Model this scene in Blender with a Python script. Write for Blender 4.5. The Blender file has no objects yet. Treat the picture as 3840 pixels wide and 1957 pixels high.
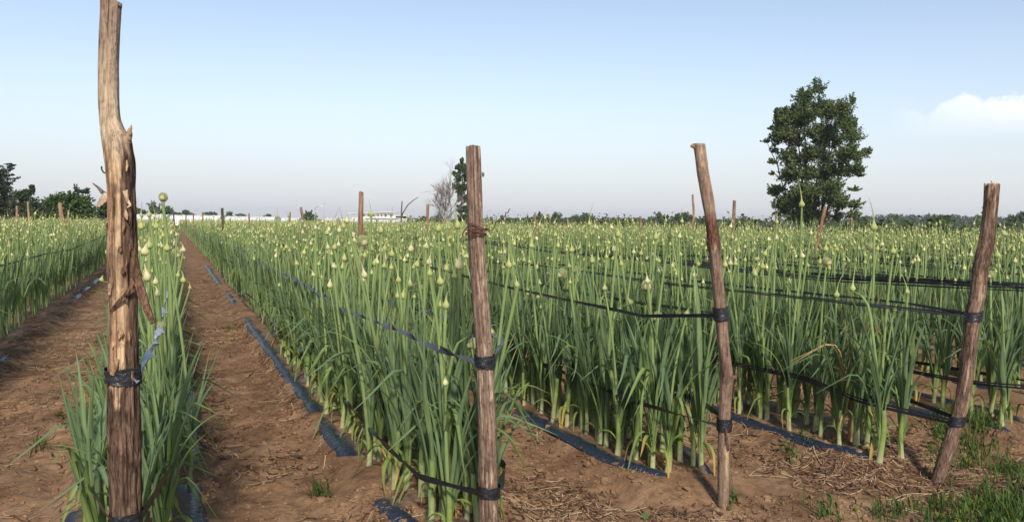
import bpy, math, numpy as np
from mathutils import Matrix, Vector, Euler
R = math.radians
S = bpy.context.scene
COL = S.collection

# ------------------------------------------------------------------ camera
IW, IH, FPX = 3840.0, 1957.0, 2950.0
YAW, CAMH = R(23.5), 1.55
PITCH, ROLL = math.atan((830 - IH / 2) / FPX), math.atan(0.0105)
_f0 = np.array([math.sin(YAW), math.cos(YAW), 0.]); _r0 = np.array([math.cos(YAW), -math.sin(YAW), 0.]); _u0 = np.array([0, 0, 1.])
CF = _f0 * math.cos(PITCH) + _u0 * math.sin(PITCH)
_u1 = _u0 * math.cos(PITCH) - _f0 * math.sin(PITCH)
CR = _r0 * math.cos(ROLL) + _u1 * math.sin(ROLL)
CU = _u1 * math.cos(ROLL) - _r0 * math.sin(ROLL)
cam = bpy.data.cameras.new('camera')
cam.sensor_fit = 'HORIZONTAL'; cam.sensor_width = 36.0; cam.lens = 36.0 * FPX / IW
cam.clip_start = 0.05; cam.clip_end = 9000
camo = bpy.data.objects.new('camera', cam); COL.objects.link(camo)
M = Matrix.Identity(4)
for i in range(3):
    M[i][0], M[i][1], M[i][2] = CR[i], CU[i], -CF[i]
M[2][3] = CAMH
camo.matrix_world = M
S.camera = camo

# ------------------------------------------------------------------ sky, sun, exposure
SUN_AZ, SUN_EL = R(-166.0), R(37.0)          # azimuth clockwise from +Y (rows run along +Y)
wd = bpy.data.worlds.new('World'); S.world = wd; wd.use_nodes = True
nt = wd.node_tree; nt.nodes.clear()
def N(t, **k):
    n = nt.nodes.new(t)
    for a, b in k.items(): setattr(n, a, b)
    return n
def L(a, b): nt.links.new(a, b)
def mth(op, a, b=None, c=None, clamp=False):
    n = N('ShaderNodeMath', operation=op, use_clamp=clamp)
    for i, v in enumerate((a, b, c)):
        if v is None: continue
        if isinstance(v, (int, float)): n.inputs[i].default_value = v
        else: L(v, n.inputs[i])
    return n.outputs[0]
sky = N('ShaderNodeTexSky'); sky.sky_type = 'NISHITA'; sky.sun_disc = False
sky.sun_elevation = SUN_EL; sky.sun_rotation = SUN_AZ
sky.altitude = 100; sky.air_density = 1.0; sky.dust_density = 0.6; sky.ozone_density = 2.2
tc = N('ShaderNodeTexCoord'); sp = N('ShaderNodeSeparateXYZ'); L(tc.outputs['Generated'], sp.inputs[0])
az = mth('ARCTAN2', sp.outputs[0], sp.outputs[1]); el = mth('ARCSINE', sp.outputs[2])
# banks of fair-weather cumulus low over the horizon, three around the compass
bank = mth('MULTIPLY', mth('SUBTRACT', mth('COSINE', mth('MULTIPLY', mth('SUBTRACT', az, R(62)), 3.0)), 0.77), 5.0, clamp=True)
def nse2(sc, det, ro, z, ey=1.0):
    cv = N('ShaderNodeCombineXYZ'); L(az, cv.inputs[0]); L(mth('MULTIPLY', el, ey), cv.inputs[1]); cv.inputs[2].default_value = z
    n = N('ShaderNodeTexNoise'); n.inputs['Scale'].default_value = sc; n.inputs['Detail'].default_value = det; n.inputs['Roughness'].default_value = ro
    L(cv.outputs[0], n.inputs['Vector']); return n.outputs['Fac']
n1 = nse2(13.0, 2.0, 0.5, 0.7, 0.0); n2 = nse2(34.0, 6.0, 0.55, 0.4)
top = mth('ADD', R(7.7), mth('MULTIPLY', mth('SUBTRACT', n1, 0.5), R(7.0)))
e2 = mth('ADD', el, mth('MULTIPLY', mth('SUBTRACT', n2, 0.5), R(3.2)))
cl = mth('MULTIPLY', mth('DIVIDE', mth('SUBTRACT', top, e2), R(0.45), clamp=True), mth('DIVIDE', mth('SUBTRACT', el, R(5.4)), R(3.0), clamp=True))
cl = mth('MULTIPLY', mth('MULTIPLY', cl, bank), mth('ADD', 0.55, mth('MULTIPLY', n2, 0.9)), clamp=True)
hs = N('ShaderNodeHueSaturation'); hs.inputs['Saturation'].default_value = 0.80; hs.inputs['Value'].default_value = 0.86
tn = N('ShaderNodeMixRGB', blend_type='MULTIPLY'); tn.inputs[0].default_value = 1.0; L(sky.outputs[0], tn.inputs[1]); tn.inputs[2].default_value = (1.0, 0.975, 0.965, 1)
L(tn.outputs[0], hs.inputs['Color'])
# summer haze whitening the lower sky, the same all round the compass
hz = mth('MULTIPLY', mth('POWER', 2.718, mth('MULTIPLY', mth('POWER', mth('DIVIDE', mth('MAXIMUM', el, 0.0), R(7.5)), 1.6), -1.0)), 0.97)
hm = N('ShaderNodeMixRGB'); L(hz, hm.inputs[0]); L(hs.outputs[0], hm.inputs[1]); hm.inputs[2].default_value = (3.80, 3.90, 4.14, 1)
mx = N('ShaderNodeMixRGB'); L(mth('MULTIPLY', cl, 0.95), mx.inputs[0]); L(hm.outputs[0], mx.inputs[1]); mx.inputs[2].default_value = (7.0, 6.85, 6.85, 1)
bg = N('ShaderNodeBackground'); bg.inputs['Strength'].default_value = 0.143; L(mx.outputs[0], bg.inputs['Color'])
wo = N('ShaderNodeOutputWorld'); L(bg.outputs[0], wo.inputs['Surface'])

sl = bpy.data.lights.new('sun', 'SUN'); sl.energy = 3.5; sl.angle = R(5.0); sl.color = (1.0, 0.88, 0.72)
so = bpy.data.objects.new('sun', sl); COL.objects.link(so)
sd = Vector((math.sin(SUN_AZ) * math.cos(SUN_EL), math.cos(SUN_AZ) * math.cos(SUN_EL), math.sin(SUN_EL)))
so.rotation_euler = sd.to_track_quat('Z', 'Y').to_euler(); so.location = (-20, -20, 30)
S.view_settings.view_transform = 'Standard'; S.view_settings.look = 'None'
S.view_settings.exposure = 0.46; S.view_settings.gamma = 1.0; S.view_settings.use_curve_mapping = False
S.cycles.max_bounces = 8; S.cycles.transparent_max_bounces = 8
S.cycles.diffuse_bounces = 5; S.cycles.glossy_bounces = 2; S.cycles.transmission_bounces = 5

# ------------------------------------------------------------------ helpers
rng = np.random.default_rng(11)
def ray(px, py): return CF + CR * (px - IW / 2) / FPX - CU * (py - IH / 2) / FPX
def P(px, py, d):                                  # a point of the place, d metres in front of the camera
    return np.array([0, 0, CAMH]) + ray(px, py) * d
def onrow(px, py, x):                              # where a sight line crosses the vertical plane of a crop row
    d = ray(px, py); return np.array([0, 0, CAMH]) + d * (x / d[0])
def depth(p): return (np.asarray(p, float) - [0, 0, CAMH]) @ CF
def proj(p):
    q = np.asarray(p, float) - [0, 0, CAMH]; D = q @ CF
    return IW / 2 + FPX * (q @ CR) / D, IH / 2 - FPX * (q @ CU) / D, D

def _h(ix, iy, iz):
    n = (ix.astype(np.int64) * 374761393 + iy.astype(np.int64) * 668265263 + iz.astype(np.int64) * 1274126177) & 0x7fffffff
    n = ((n ^ (n >> 13)) * 1274126177) & 0x7fffffff
    n = ((n ^ (n >> 16)) * 668265263) & 0x7fffffff
    return (n & 0xffff) / 65535.0
def vn(x, y, z=0.0):                               # value noise, 0..1
    x, y, z = np.broadcast_arrays(np.asarray(x, float), np.asarray(y, float), np.asarray(z, float))
    ix, iy, iz = np.floor(x), np.floor(y), np.floor(z)
    fx, fy, fz = x - ix, y - iy, z - iz
    fx, fy, fz = fx * fx * (3 - 2 * fx), fy * fy * (3 - 2 * fy), fz * fz * (3 - 2 * fz)
    o = 0
    for dx in (0, 1):
        for dy in (0, 1):
            for dz in (0, 1):
                o = o + _h(ix + dx, iy + dy, iz + dz) * (fx if dx else 1 - fx) * (fy if dy else 1 - fy) * (fz if dz else 1 - fz)
    return o
def fbm(x, y, z=0.0, oct=4):
    s = 0; a = 1.0; t = 0
    for i in range(oct):
        s = s + a * vn(x * 2 ** i + 17.3 * i, y * 2 ** i + 5.1 * i, z * 2 ** i); t += a; a *= 0.5
    return s / t

def sst(x, a, b):
    t = np.clip((x - a) / (b - a), 0, 1); return t * t * (3 - 2 * t)
class MB:                                          # mesh collector
    def __init__(s): s.V, s.Q, s.T, s.C, s.n = [], [], [], [], 0
    def add(s, V, Q=None, T=None, C=None):
        V = np.asarray(V, float).reshape(-1, 3); k = len(V)
        s.V.append(V)
        if Q is not None and len(Q): s.Q.append(np.asarray(Q, np.int64) + s.n)
        if T is not None and len(T): s.T.append(np.asarray(T, np.int64) + s.n)
        if C is None: C = (1, 1, 1)
        s.C.append(np.broadcast_to(np.asarray(C, float), (k, 3))); s.n += k
    def arrays(s):
        V = np.concatenate(s.V); C = np.concatenate(s.C)
        Q = np.concatenate(s.Q) if s.Q else np.zeros((0, 4), np.int64)
        T = np.concatenate(s.T) if s.T else np.zeros((0, 3), np.int64)
        return V, Q, T, C
    def mesh(s, name, mat, smooth=True): return mkmesh(name, *s.arrays(), mat, smooth)
def mkmesh(name, V, Q, T, C, mat, smooth=True):
    me = bpy.data.meshes.new(name)
    nq, ntr = len(Q), len(T)
    me.vertices.add(len(V)); me.vertices.foreach_set('co', np.ascontiguousarray(V, np.float32).ravel())
    me.loops.add(nq * 4 + ntr * 3)
    li = np.concatenate([np.asarray(Q).ravel(), np.asarray(T).ravel()]).astype(np.int32)
    me.loops.foreach_set('vertex_index', li)
    me.polygons.add(nq + ntr)
    st = np.concatenate([np.arange(nq) * 4, nq * 4 + np.arange(ntr) * 3]).astype(np.int32)
    me.polygons.foreach_set('loop_start', st)
    me.polygons.foreach_set('use_smooth', np.full(nq + ntr, bool(smooth)))
    me.update(calc_edges=True)
    if C is not None:
        a = me.color_attributes.new('Col', 'FLOAT_COLOR', 'POINT')
        a.data.foreach_set('color', np.concatenate([C, np.ones((len(C), 1))], 1).astype(np.float32).ravel())
    if mat is not None: me.materials.append(mat)
    return me
def obj(name, me, parent=None, loc=None, label=None, cat=None, group=None, kind=None):
    o = bpy.data.objects.new(name, me); COL.objects.link(o)
    if parent is not None: o.parent = parent
    if loc is not None: o.location = loc
    if label: o['label'] = label
    if cat: o['category'] = cat
    if group: o['group'] = group
    if kind: o['kind'] = kind
    return o
def frames(pts):
    pts = np.asarray(pts, float); n = len(pts)
    t = np.gradient(pts, axis=0); t /= np.linalg.norm(t, axis=1)[:, None] + 1e-12
    a = np.array([1., 0, 0]) if abs(t[0][0]) < 0.8 else np.array([0, 1., 0])
    u = np.zeros((n, 3)); a = a - t[0] * (a @ t[0]); u[0] = a / np.linalg.norm(a)
    for i in range(1, n):
        a = u[i - 1] - t[i] * (u[i - 1] @ t[i]); u[i] = a / (np.linalg.norm(a) + 1e-12)
    return t, u, np.cross(t, u)
def tube(pts, rad, sides=8, cap=True, C=None, ring=None):
    """swept tube; returns V,Q,T"""
    pts = np.asarray(pts, float); n = len(pts); rad = np.broadcast_to(np.asarray(rad, float), (n,))
    t, u, v = frames(pts)
    a = np.arange(sides) * 2 * math.pi / sides
    V = pts[:, None, :] + rad[:, None, None] * (np.cos(a)[None, :, None] * u[:, None, :] + np.sin(a)[None, :, None] * v[:, None, :])
    i = np.arange(n - 1)[:, None] * sides; j = np.arange(sides)[None, :]; j2 = (j + 1) % sides
    Q = np.stack([i + j, i + j2, i + sides + j2, i + sides + j], -1).reshape(-1, 4)
    V = V.reshape(-1, 3); T = []
    if cap:
        k = len(V); V = np.concatenate([V, pts[:1], pts[-1:]])
        T = [(k, (q + 1) % sides, q) for q in range(sides)] + [(k + 1, (n - 1) * sides + q, (n - 1) * sides + (q + 1) % sides) for q in range(sides)]
    return V, Q, np.array(T, np.int64).reshape(-1, 3)
def bez(*p, n=8):
    p = np.asarray(p, float); t = np.linspace(0, 1, n)[:, None]
    while len(p) > 1 and not isinstance(p, list):
        if p.ndim == 2: p = np.repeat(p[:, None, :], n, 1)
        p = p[:-1] * (1 - t) + p[1:] * t
    return p[0]
def poly(p, n):                                    # resample a polyline smoothly
    p = np.asarray(p, float); s = np.r_[0, np.cumsum(np.linalg.norm(np.diff(p, axis=0), axis=1))]
    q = np.linspace(0, s[-1], n)
    return np.stack([np.interp(q, s, p[:, k]) for k in range(p.shape[1])], 1)
def box(x0, x1, y0, y1, z0, z1):
    V = np.array([(x, y, z) for z in (z0, z1) for y in (y0, y1) for x in (x0, x1)], float)
    Q = [(0, 2, 3, 1), (4, 5, 7, 6), (0, 1, 5, 4), (2, 6, 7, 3), (0, 4, 6, 2), (1, 3, 7, 5)]
    return V, Q

# ------------------------------------------------------------------ materials
class MT:
    def __init__(s, name):
        s.m = bpy.data.materials.new(name); s.m.use_nodes = True; s.t = s.m.node_tree; s.t.nodes.clear()
        s.out = s.n('ShaderNodeOutputMaterial')
    def n(s, ty, **k):
        x = s.t.nodes.new(ty)
        for a, b in k.items(): setattr(x, a, b)
        return x
    def l(s, a, b): s.t.links.new(a, b)
    def noise(s, scale, det=4, rough=0.55, vec=None, dist=0):
        x = s.n('ShaderNodeTexNoise'); x.inputs['Scale'].default_value = scale; x.inputs['Detail'].default_value = det
        x.inputs['Roughness'].default_value = rough; x.inputs['Distortion'].default_value = dist
        if vec is not None: s.l(vec, x.inputs['Vector'])
        return x.outputs['Fac']
    def coord(s, sc=(1, 1, 1), kind='Object'):
        c = s.n('ShaderNodeTexCoord'); mp = s.n('ShaderNodeMapping'); mp.inputs['Scale'].default_value = sc
        s.l(c.outputs[kind], mp.inputs['Vector']); return mp.outputs[0]
    def ramp(s, fac, stops):
        r = s.n('ShaderNodeValToRGB'); e = r.color_ramp.elements
        while len(e) < len(stops): e.new(0.5)
        for q, (p, c) in zip(e, stops):
            q.position = p; q.color = (*c, 1) if len(c) == 3 else c
        s.l(fac, r.inputs[0]); return r.outputs[0]
    def mix(s, fac, a, b, mode='MIX'):
        m = s.n('ShaderNodeMixRGB', blend_type=mode)
        for i, v in enumerate((fac, a, b)):
            if isinstance(v, (int, float)): m.inputs[i].default_value = v
            elif isinstance(v, tuple): m.inputs[i].default_value = (*v, 1)
            else: s.l(v, m.inputs[i])
        return m.outputs[0]
    def math(s, op, a, b=None, clamp=False):
        m = s.n('ShaderNodeMath', operation=op, use_clamp=clamp)
        for i, v in enumerate((a, b)):
            if v is None: continue
            if isinstance(v, (int, float)): m.inputs[i].default_value = v
            else: s.l(v, m.inputs[i])
        return m.outputs[0]
    def attr(s): x = s.n('ShaderNodeAttribute'); x.attribute_name = 'Col'; return x.outputs['Color']
    def bump(s, h, strength=0.5, dist=0.01, nrm=None):
        b = s.n('ShaderNodeBump'); b.inputs['Strength'].default_value = strength; b.inputs['Distance'].default_value = dist
        s.l(h, b.inputs['Height'])
        if nrm is not None: s.l(nrm, b.inputs['Normal'])
        return b.outputs[0]
    def bsdf(s, col, rough=0.6, spec=0.3, nrm=None, metal=0):
        b = s.n('ShaderNodeBsdfPrincipled')
        for k, v in (('Base Color', col), ('Roughness', rough), ('Specular IOR Level', spec), ('Metallic', metal)):
            if isinstance(v, tuple): b.inputs[k].default_value = (*v, 1)
            elif isinstance(v, (int, float)): b.inputs[k].default_value = v
            else: s.l(v, b.inputs[k])
        if nrm is not None: s.l(nrm, b.inputs['Normal'])
        return b.outputs[0]
    def done(s, sh): s.l(sh, s.out.inputs['Surface']); return s.m

def plant_mat(name, transl=0.27, rough=0.62, spec=0.14, var=True):
    m = MT(name); c = m.attr()
    if var:
        v = m.noise(9.0, 2, 0.5, m.coord())
        c = m.mix(1.0, c, m.ramp(v, [(0.3, (0.82, 0.84, 0.80)), (0.7, (1.12, 1.1, 1.05))]), 'MULTIPLY')
    b = m.bsdf(c, rough, spec)
    t = m.n('ShaderNodeBsdfTranslucent'); m.l(m.mix(1.0, c, (1.35, 1.3, 0.6), 'MULTIPLY'), t.inputs['Color'])
    x = m.n('ShaderNodeMixShader'); x.inputs[0].default_value = transl
    m.l(b, x.inputs[1]); m.l(t.outputs[0], x.inputs[2])
    return m.done(x.outputs[0])
M_PLANT = plant_mat('leek_green')
M_LEAF = plant_mat('tree_leaf', 0.22, 0.55, 0.25, False)

def soil_mat():
    m = MT('soil'); c = m.coord()
    n1 = m.noise(2.1, 6, 0.65, c); n2 = m.noise(14, 6, 0.65, c); n3 = m.noise(90, 4, 0.6, c)
    col = m.ramp(n1, [(0.32, (0.115, 0.068, 0.041)), (0.50, (0.212, 0.133, 0.080)), (0.68, (0.32, 0.213, 0.133))])
    col = m.mix(0.95, col, m.ramp(n2, [(0.28, (0.45, 0.42, 0.40)), (0.5, (0.95, 0.93, 0.92)), (0.75, (1.2, 1.18, 1.12))]), 'MULTIPLY')
    col = m.mix(0.3, col, m.ramp(n3, [(0.3, (0.6, 0.58, 0.56)), (0.6, (1.1, 1.1, 1.1))]), 'MULTIPLY')
    # meadow beyond the crop
    sx = m.n('ShaderNodeSeparateXYZ'); m.l(m.coord(), sx.inputs[0])
    g = m.math('MAXIMUM', m.math('GREATER_THAN', sx.outputs[0], 27.6), m.math('MAXIMUM', m.math('GREATER_THAN', sx.outputs[1], 113.0), m.math('LESS_THAN', sx.outputs[0], -24.0)))
    gc = m.ramp(m.noise(0.35, 5, 0.6, c), [(0.3, (0.055, 0.085, 0.022)), (0.6, (0.10, 0.13, 0.04)), (0.8, (0.16, 0.16, 0.07))])
    col = m.mix(g, col, gc)
    b1 = m.bump(m.noise(34, 3, 0.5, c), 0.35, 0.02); b3 = m.bump(n2, 0.35, 0.03, b1)
    return m.done(m.bsdf(col, 0.95, 0.1, b3))
M_SOIL = soil_mat()
def film_mat():
    m = MT('mulch_film'); c = m.coord((1, 1, 1))
    dust = m.noise(3.2, 6, 0.65, c); d2 = m.noise(25, 4, 0.6, c)
    at = m.n('ShaderNodeSeparateXYZ'); m.l(m.attr(), at.inputs[0])
    f = m.ramp(m.math('ADD', m.math('ADD', m.math('MULTIPLY', dust, 0.8), m.math('MULTIPLY', d2, 0.25)), m.math('MULTIPLY', m.math('SUBTRACT', at.outputs[0], 0.5), 0.5)), [(0.46, (0, 0, 0)), (0.60, (0.9, 0.9, 0.9))])
    col = m.mix(f, (0.015, 0.023, 0.044), (0.17, 0.11, 0.068))
    w = m.noise(1.0, 5, 0.55, m.coord((9, 30, 9)), 1.2); w2 = m.noise(1.0, 3, 0.5, m.coord((60, 14, 20)))
    b = m.bump(w2, 0.35, 0.006, m.bump(w, 0.8, 0.02))
    rg = m.mix(f, (0.24,) * 3, (0.9,) * 3)
    return m.done(m.bsdf(col, rg, 0.6, b))
M_FILM = film_mat()
def tape_mat(name, base, rough):
    m = MT(name); w = m.noise(1.0, 4, 0.6, m.coord((140, 25, 140)))
    col = m.mix(1.0, base, m.ramp(w, [(0.3, (0.6, 0.6, 0.6)), (0.7, (1.5, 1.5, 1.5))]), 'MULTIPLY')
    return m.done(m.bsdf(col, rough, 0.6, m.bump(w, 0.6, 0.004)))
M_TAPE = tape_mat('black_tape', (0.012, 0.013, 0.017), 0.28)
M_TAPE2 = tape_mat('sheen_tape', (0.05, 0.056, 0.072), 0.36)  # black film again, its grey reflection put into the base colour
M_TAPE3 = tape_mat('pale_tape', (0.30, 0.33, 0.40), 0.4)
def wood_mat(name, grain=(75, 75, 11), crack=0.7, gb=0.5):
    m = MT(name); c = m.attr()
    g = m.noise(1.0, 6, 0.65, m.coord(grain), 0.6)
    g2 = m.noise(1.0, 4, 0.6, m.coord((grain[0] * 0.45, grain[1] * 0.45, grain[2] * 2.4)), 0.8)
    col = m.mix(0.9, c, m.ramp(g, [(0.30, (0.42, 0.38, 0.36)), (0.48, (0.92, 0.9, 0.88)), (0.7, (1.3, 1.28, 1.22))]), 'MULTIPLY')
    col = m.mix(0.6, col, m.ramp(g2, [(0.32, (0.45, 0.42, 0.4)), (0.55, (1.05, 1.03, 1.0))]), 'MULTIPLY')
    k = m.ramp(m.noise(1.0, 3, 0.5, m.coord((grain[0] * 0.55, grain[1] * 0.55, grain[2] * 0.28)), 0.5), [(0.485, (1, 1, 1)), (0.5, (0, 0, 0)), (0.515, (1, 1, 1))])
    col = m.mix(crack, col, m.mix(1.0, col, m.mix(0.75, (1., 1., 1.), k), 'MULTIPLY'))
    lum = m.n('ShaderNodeRGBToBW'); m.l(c, lum.inputs[0]); bm = m.ramp(lum.outputs[0], [(0.10, (1, 1, 1)), (0.20, (0.12, 0.12, 0.12))])
    wv = m.mix(0.06, m.coord((62, 62, 10)), m.noise(1.0, 3, .6, m.coord((60, 60, 30))), 'ADD')
    vo = m.n('ShaderNodeTexVoronoi'); vo.feature = 'DISTANCE_TO_EDGE'; vo.inputs['Scale'].default_value = 1.0; m.l(wv, vo.inputs['Vector'])
    fl = m.n('ShaderNodeTexVoronoi'); fl.inputs['Scale'].default_value = 1.0; m.l(wv, fl.inputs['Vector'])
    ck = m.ramp(vo.outputs['Distance'], [(0.0, (0.55, 0.52, 0.5)), (0.14, (1, 1, 1))])
    tone = m.ramp(fl.outputs['Color'], [(0.1, (0.85, 0.84, 0.83)), (0.9, (1.2, 1.18, 1.15))])
    col = m.mix(bm, col, m.mix(1.0, m.mix(1.0, col, ck, 'MULTIPLY'), tone, 'MULTIPLY'))
    hb = m.mix(bm, (0.5, 0.5, 0.5), ck)
    b = m.bump(hb, 0.6, 0.004, m.bump(k, 0.4, 0.004, m.bump(g2, gb, 0.008, m.bump(g, gb, 0.006))))
    return m.done(m.bsdf(col, 0.85, 0.15, b))
M_WOOD = wood_mat('weathered_wood')
M_POST = wood_mat('far_post_wood', (40, 40, 4))
def plain(name, col, rough=0.7, spec=0.3, metal=0, nscale=None, amt=0.4):
    m = MT(name)
    if nscale:
        n = m.noise(nscale, 4, 0.6, m.coord()); c = m.mix(amt, col, m.ramp(n, [(0.3, tuple(v * 0.5 for v in col)), (0.7, tuple(min(1, v * 1.35) for v in col))]))
    else: c = col
    return m.done(m.bsdf(c, rough, spec, None, metal))
M_WIRE = plain('rusty_wire', (0.12, 0.055, 0.04), 0.8, 0.2, 0.2, 90, 0.8)
M_NAIL = plain('dark_nail', (0.05, 0.05, 0.055), 0.6, 0.4, 0.5)
M_BARKT = plain('tree_bark', (0.10, 0.085, 0.07), 0.9, 0.1, 0, 6, 0.6)
M_BARE = plain('pale_bark', (0.34, 0.31, 0.28), 0.9, 0.1, 0, 3, 0.5)
M_ATTR = plant_mat('dry_matter', 0.1, 0.85, 0.1, False)

# ------------------------------------------------------------------ rows and ground
ROWB, ROWA = -0.17, -1.90
ROWS = [1.3 + 1.475 * k for k in range(18)] + [ROWB, ROWA] + [-3.45 - 1.5 * k for k in range(13)]
START = {0: 3.45, 1: 3.82, 2: 3.6, 3: 3.8, 18: 3.45, 19: 3.5}
def start(i): return START.get(i, 3.7)
RX = np.array(ROWS)
def bed(x, y):                                     # 0..1 height of the planted beds
    d = np.min(np.abs(np.asarray(x)[..., None] - RX), axis=-1)
    a = np.clip((0.46 - d) / 0.16, 0, 1); a = a * a * (3 - 2 * a)
    b = np.clip((np.asarray(y) - 3.25) / 0.6, 0, 1); b = b * b * (3 - 2 * b)
    return a * b
BEDH = 0.075
def base_h(x, y): return BEDH * bed(x, y) + 0.03 * (fbm(np.asarray(x) * 1.3, np.asarray(y) * 0.9, 3.0, 3) - 0.5)
def hgt(x, y):
    x, y = np.asarray(x, float), np.asarray(y, float)
    b = bed(x, y)
    k = 1 - 0.75 * b
    n = 0.055 * (fbm(x * 3.5, y * 3.5, 1.0, 2) - 0.5) + 0.030 * (fbm(x * 9, y * 9, 2.0, 2) - 0.5) + 0.016 * (vn(x * 14, y * 14, 6.0) - 0.5)
    return base_h(x, y) + k * n
def graded(lo, hi, step, out_lo, out_hi, g=1.18):
    a = list(np.arange(lo, hi, step)); s = step; v = a[-1]; r = []
    while v < out_hi: s *= g; v += s; r.append(v)
    s = step; v = lo; q = []
    while v > out_lo: s *= g; v -= s; q.append(v)
    return np.array(q[::-1] + a + r)
gx = graded(-2.2, 6.2, 0.030, -7000, 7000); gy = graded(2.6, 8.2, 0.032, -3000, 8000)
XX, YY = np.meshgrid(gx, gy, indexing='ij')
ZZ = hgt(XX, YY)
far = np.clip((np.hypot(XX, YY) - 130) / 40, 0, 1); ZZ = ZZ * (1 - far)
nx, ny = len(gx), len(gy)
ii = (np.arange(nx - 1)[:, None] * ny + np.arange(ny - 1)[None, :]).ravel()
gq = np.stack([ii, ii + ny, ii + ny + 1, ii + 1], 1)
obj('ground', mkmesh('ground', np.stack([XX.ravel(), YY.ravel(), ZZ.ravel()], 1), gq, np.zeros((0, 3), int), None, M_SOIL), kind='structure')

POSTNAME = {0: 'upright grey-brown post bound with rusty wire', 1: 'kinked smooth post with a knot', 2: 'leaning bark post with broken top', 18: 'tall half-stripped post'}
# ------------------------------------------------------------------ mulch film, one strip per bed
for i, rx in enumerate(ROWS):
    if not (i < 9 or i in (18, 19, 20)): continue
    y0 = start(i) - 0.12; y1 = 26.0 if i in (0, 18, 19) else 16.0
    ys = np.concatenate([np.arange(y0, min(9.0, y1), 0.04), np.arange(9.0, y1, 0.12)]); us = np.linspace(-1, 1, 25)
    hw = 0.345 + 0.07 * (fbm(ys * 1.1, rx, 9.0, 3) - 0.5)
    X = rx + us[None, :] * hw[:, None] + 0.02 * (vn(ys * 1.7, rx * 3.1) - 0.5)[:, None]; Y = np.repeat(ys[:, None], 25, 1)
    Y = Y + 0.10 * (vn(X * 5, rx, 4) - 0.5) * np.clip(1 - (ys - y0) / 0.3, 0, 1)[:, None]
    lift = 0.016 + 0.022 * (fbm(X * 3.2, Y * 3.2, 7.0, 3) - 0.42) + 0.010 * vn(X * 22, Y * 7, 2.0) * (1 - us[None, :] ** 4) - 0.03 * np.clip(np.abs(us) - 0.9, 0, 1)[None, :] * 10 * vn(ys * 2.3, rx, 3)[:, None]
    lift = lift - (0.055 * sst(0.70 - np.abs(us), 0.0, 0.12)[None, :] * sst(fbm(X * 4, Y * 4, 5.0, 3), 0.34, 0.5)); X = rx + (X - rx) * (0.35 + 0.65 * sst(ys - y0, -0.1, 0.55))[:, None]
    bury = sst(fbm(ys * 0.95 + rx * 3, rx, 2.0, 3), 0.46, 0.58) * {0: 0.5, 1: 0.0, 2: 0.25}.get(i, 0.5); bl = sst(fbm(ys * 1.2 + 7, rx + 5, 4.0, 3), 0.42, 0.55)
    lift = lift - 0.075 * (bury[:, None] * np.clip((-us[None, :] - 0.45) / 0.4, 0, 1) + bl[:, None] * np.clip((us[None, :] - 0.4) / 0.4, 0, 1))
    endm = np.clip((ys - y0) / 0.12, 0, 1)[:, None]
    Z = base_h(X, Y) + lift * endm - 0.03 * (1 - endm)
    n0 = len(ys); jj = (np.arange(n0 - 1)[:, None] * 25 + np.arange(24)[None, :]).ravel()
    me = mkmesh('mulch_film', np.stack([X.ravel(), Y.ravel(), Z.ravel()], 1), np.stack([jj, jj + 1, jj + 26, jj + 25], 1), np.zeros((0, 3), int), np.repeat(np.repeat(np.clip(1.15 - 1.5 * np.abs(us) ** 2.5, 0, 1)[None, :], n0, 0).reshape(-1, 1), 3, 1), M_FILM)
    nm = {0: 'black plastic mulch film with dusty torn edge along the row behind the wire-bound post',
          1: 'blue-black shiny mulch film under the leek row of the kinked post',
          2: 'dusty black mulch film under the leek row of the leaning post',
          18: 'black mulch film showing on both sides of the tall stripped post',
          19: 'dusty mulch film along the leek row at the left edge'}.get(i)
    o = obj('mulch_film', me, label=nm or ('mulch film under the next leek row beyond the left-edge row' if i == 20 else 'mulch film under the %s leek row beyond the leaning post row' % 'first second third fourth fifth sixth'.split()[i - 3]), cat='plastic film', group='mulch film strips under the leek rows')

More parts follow.
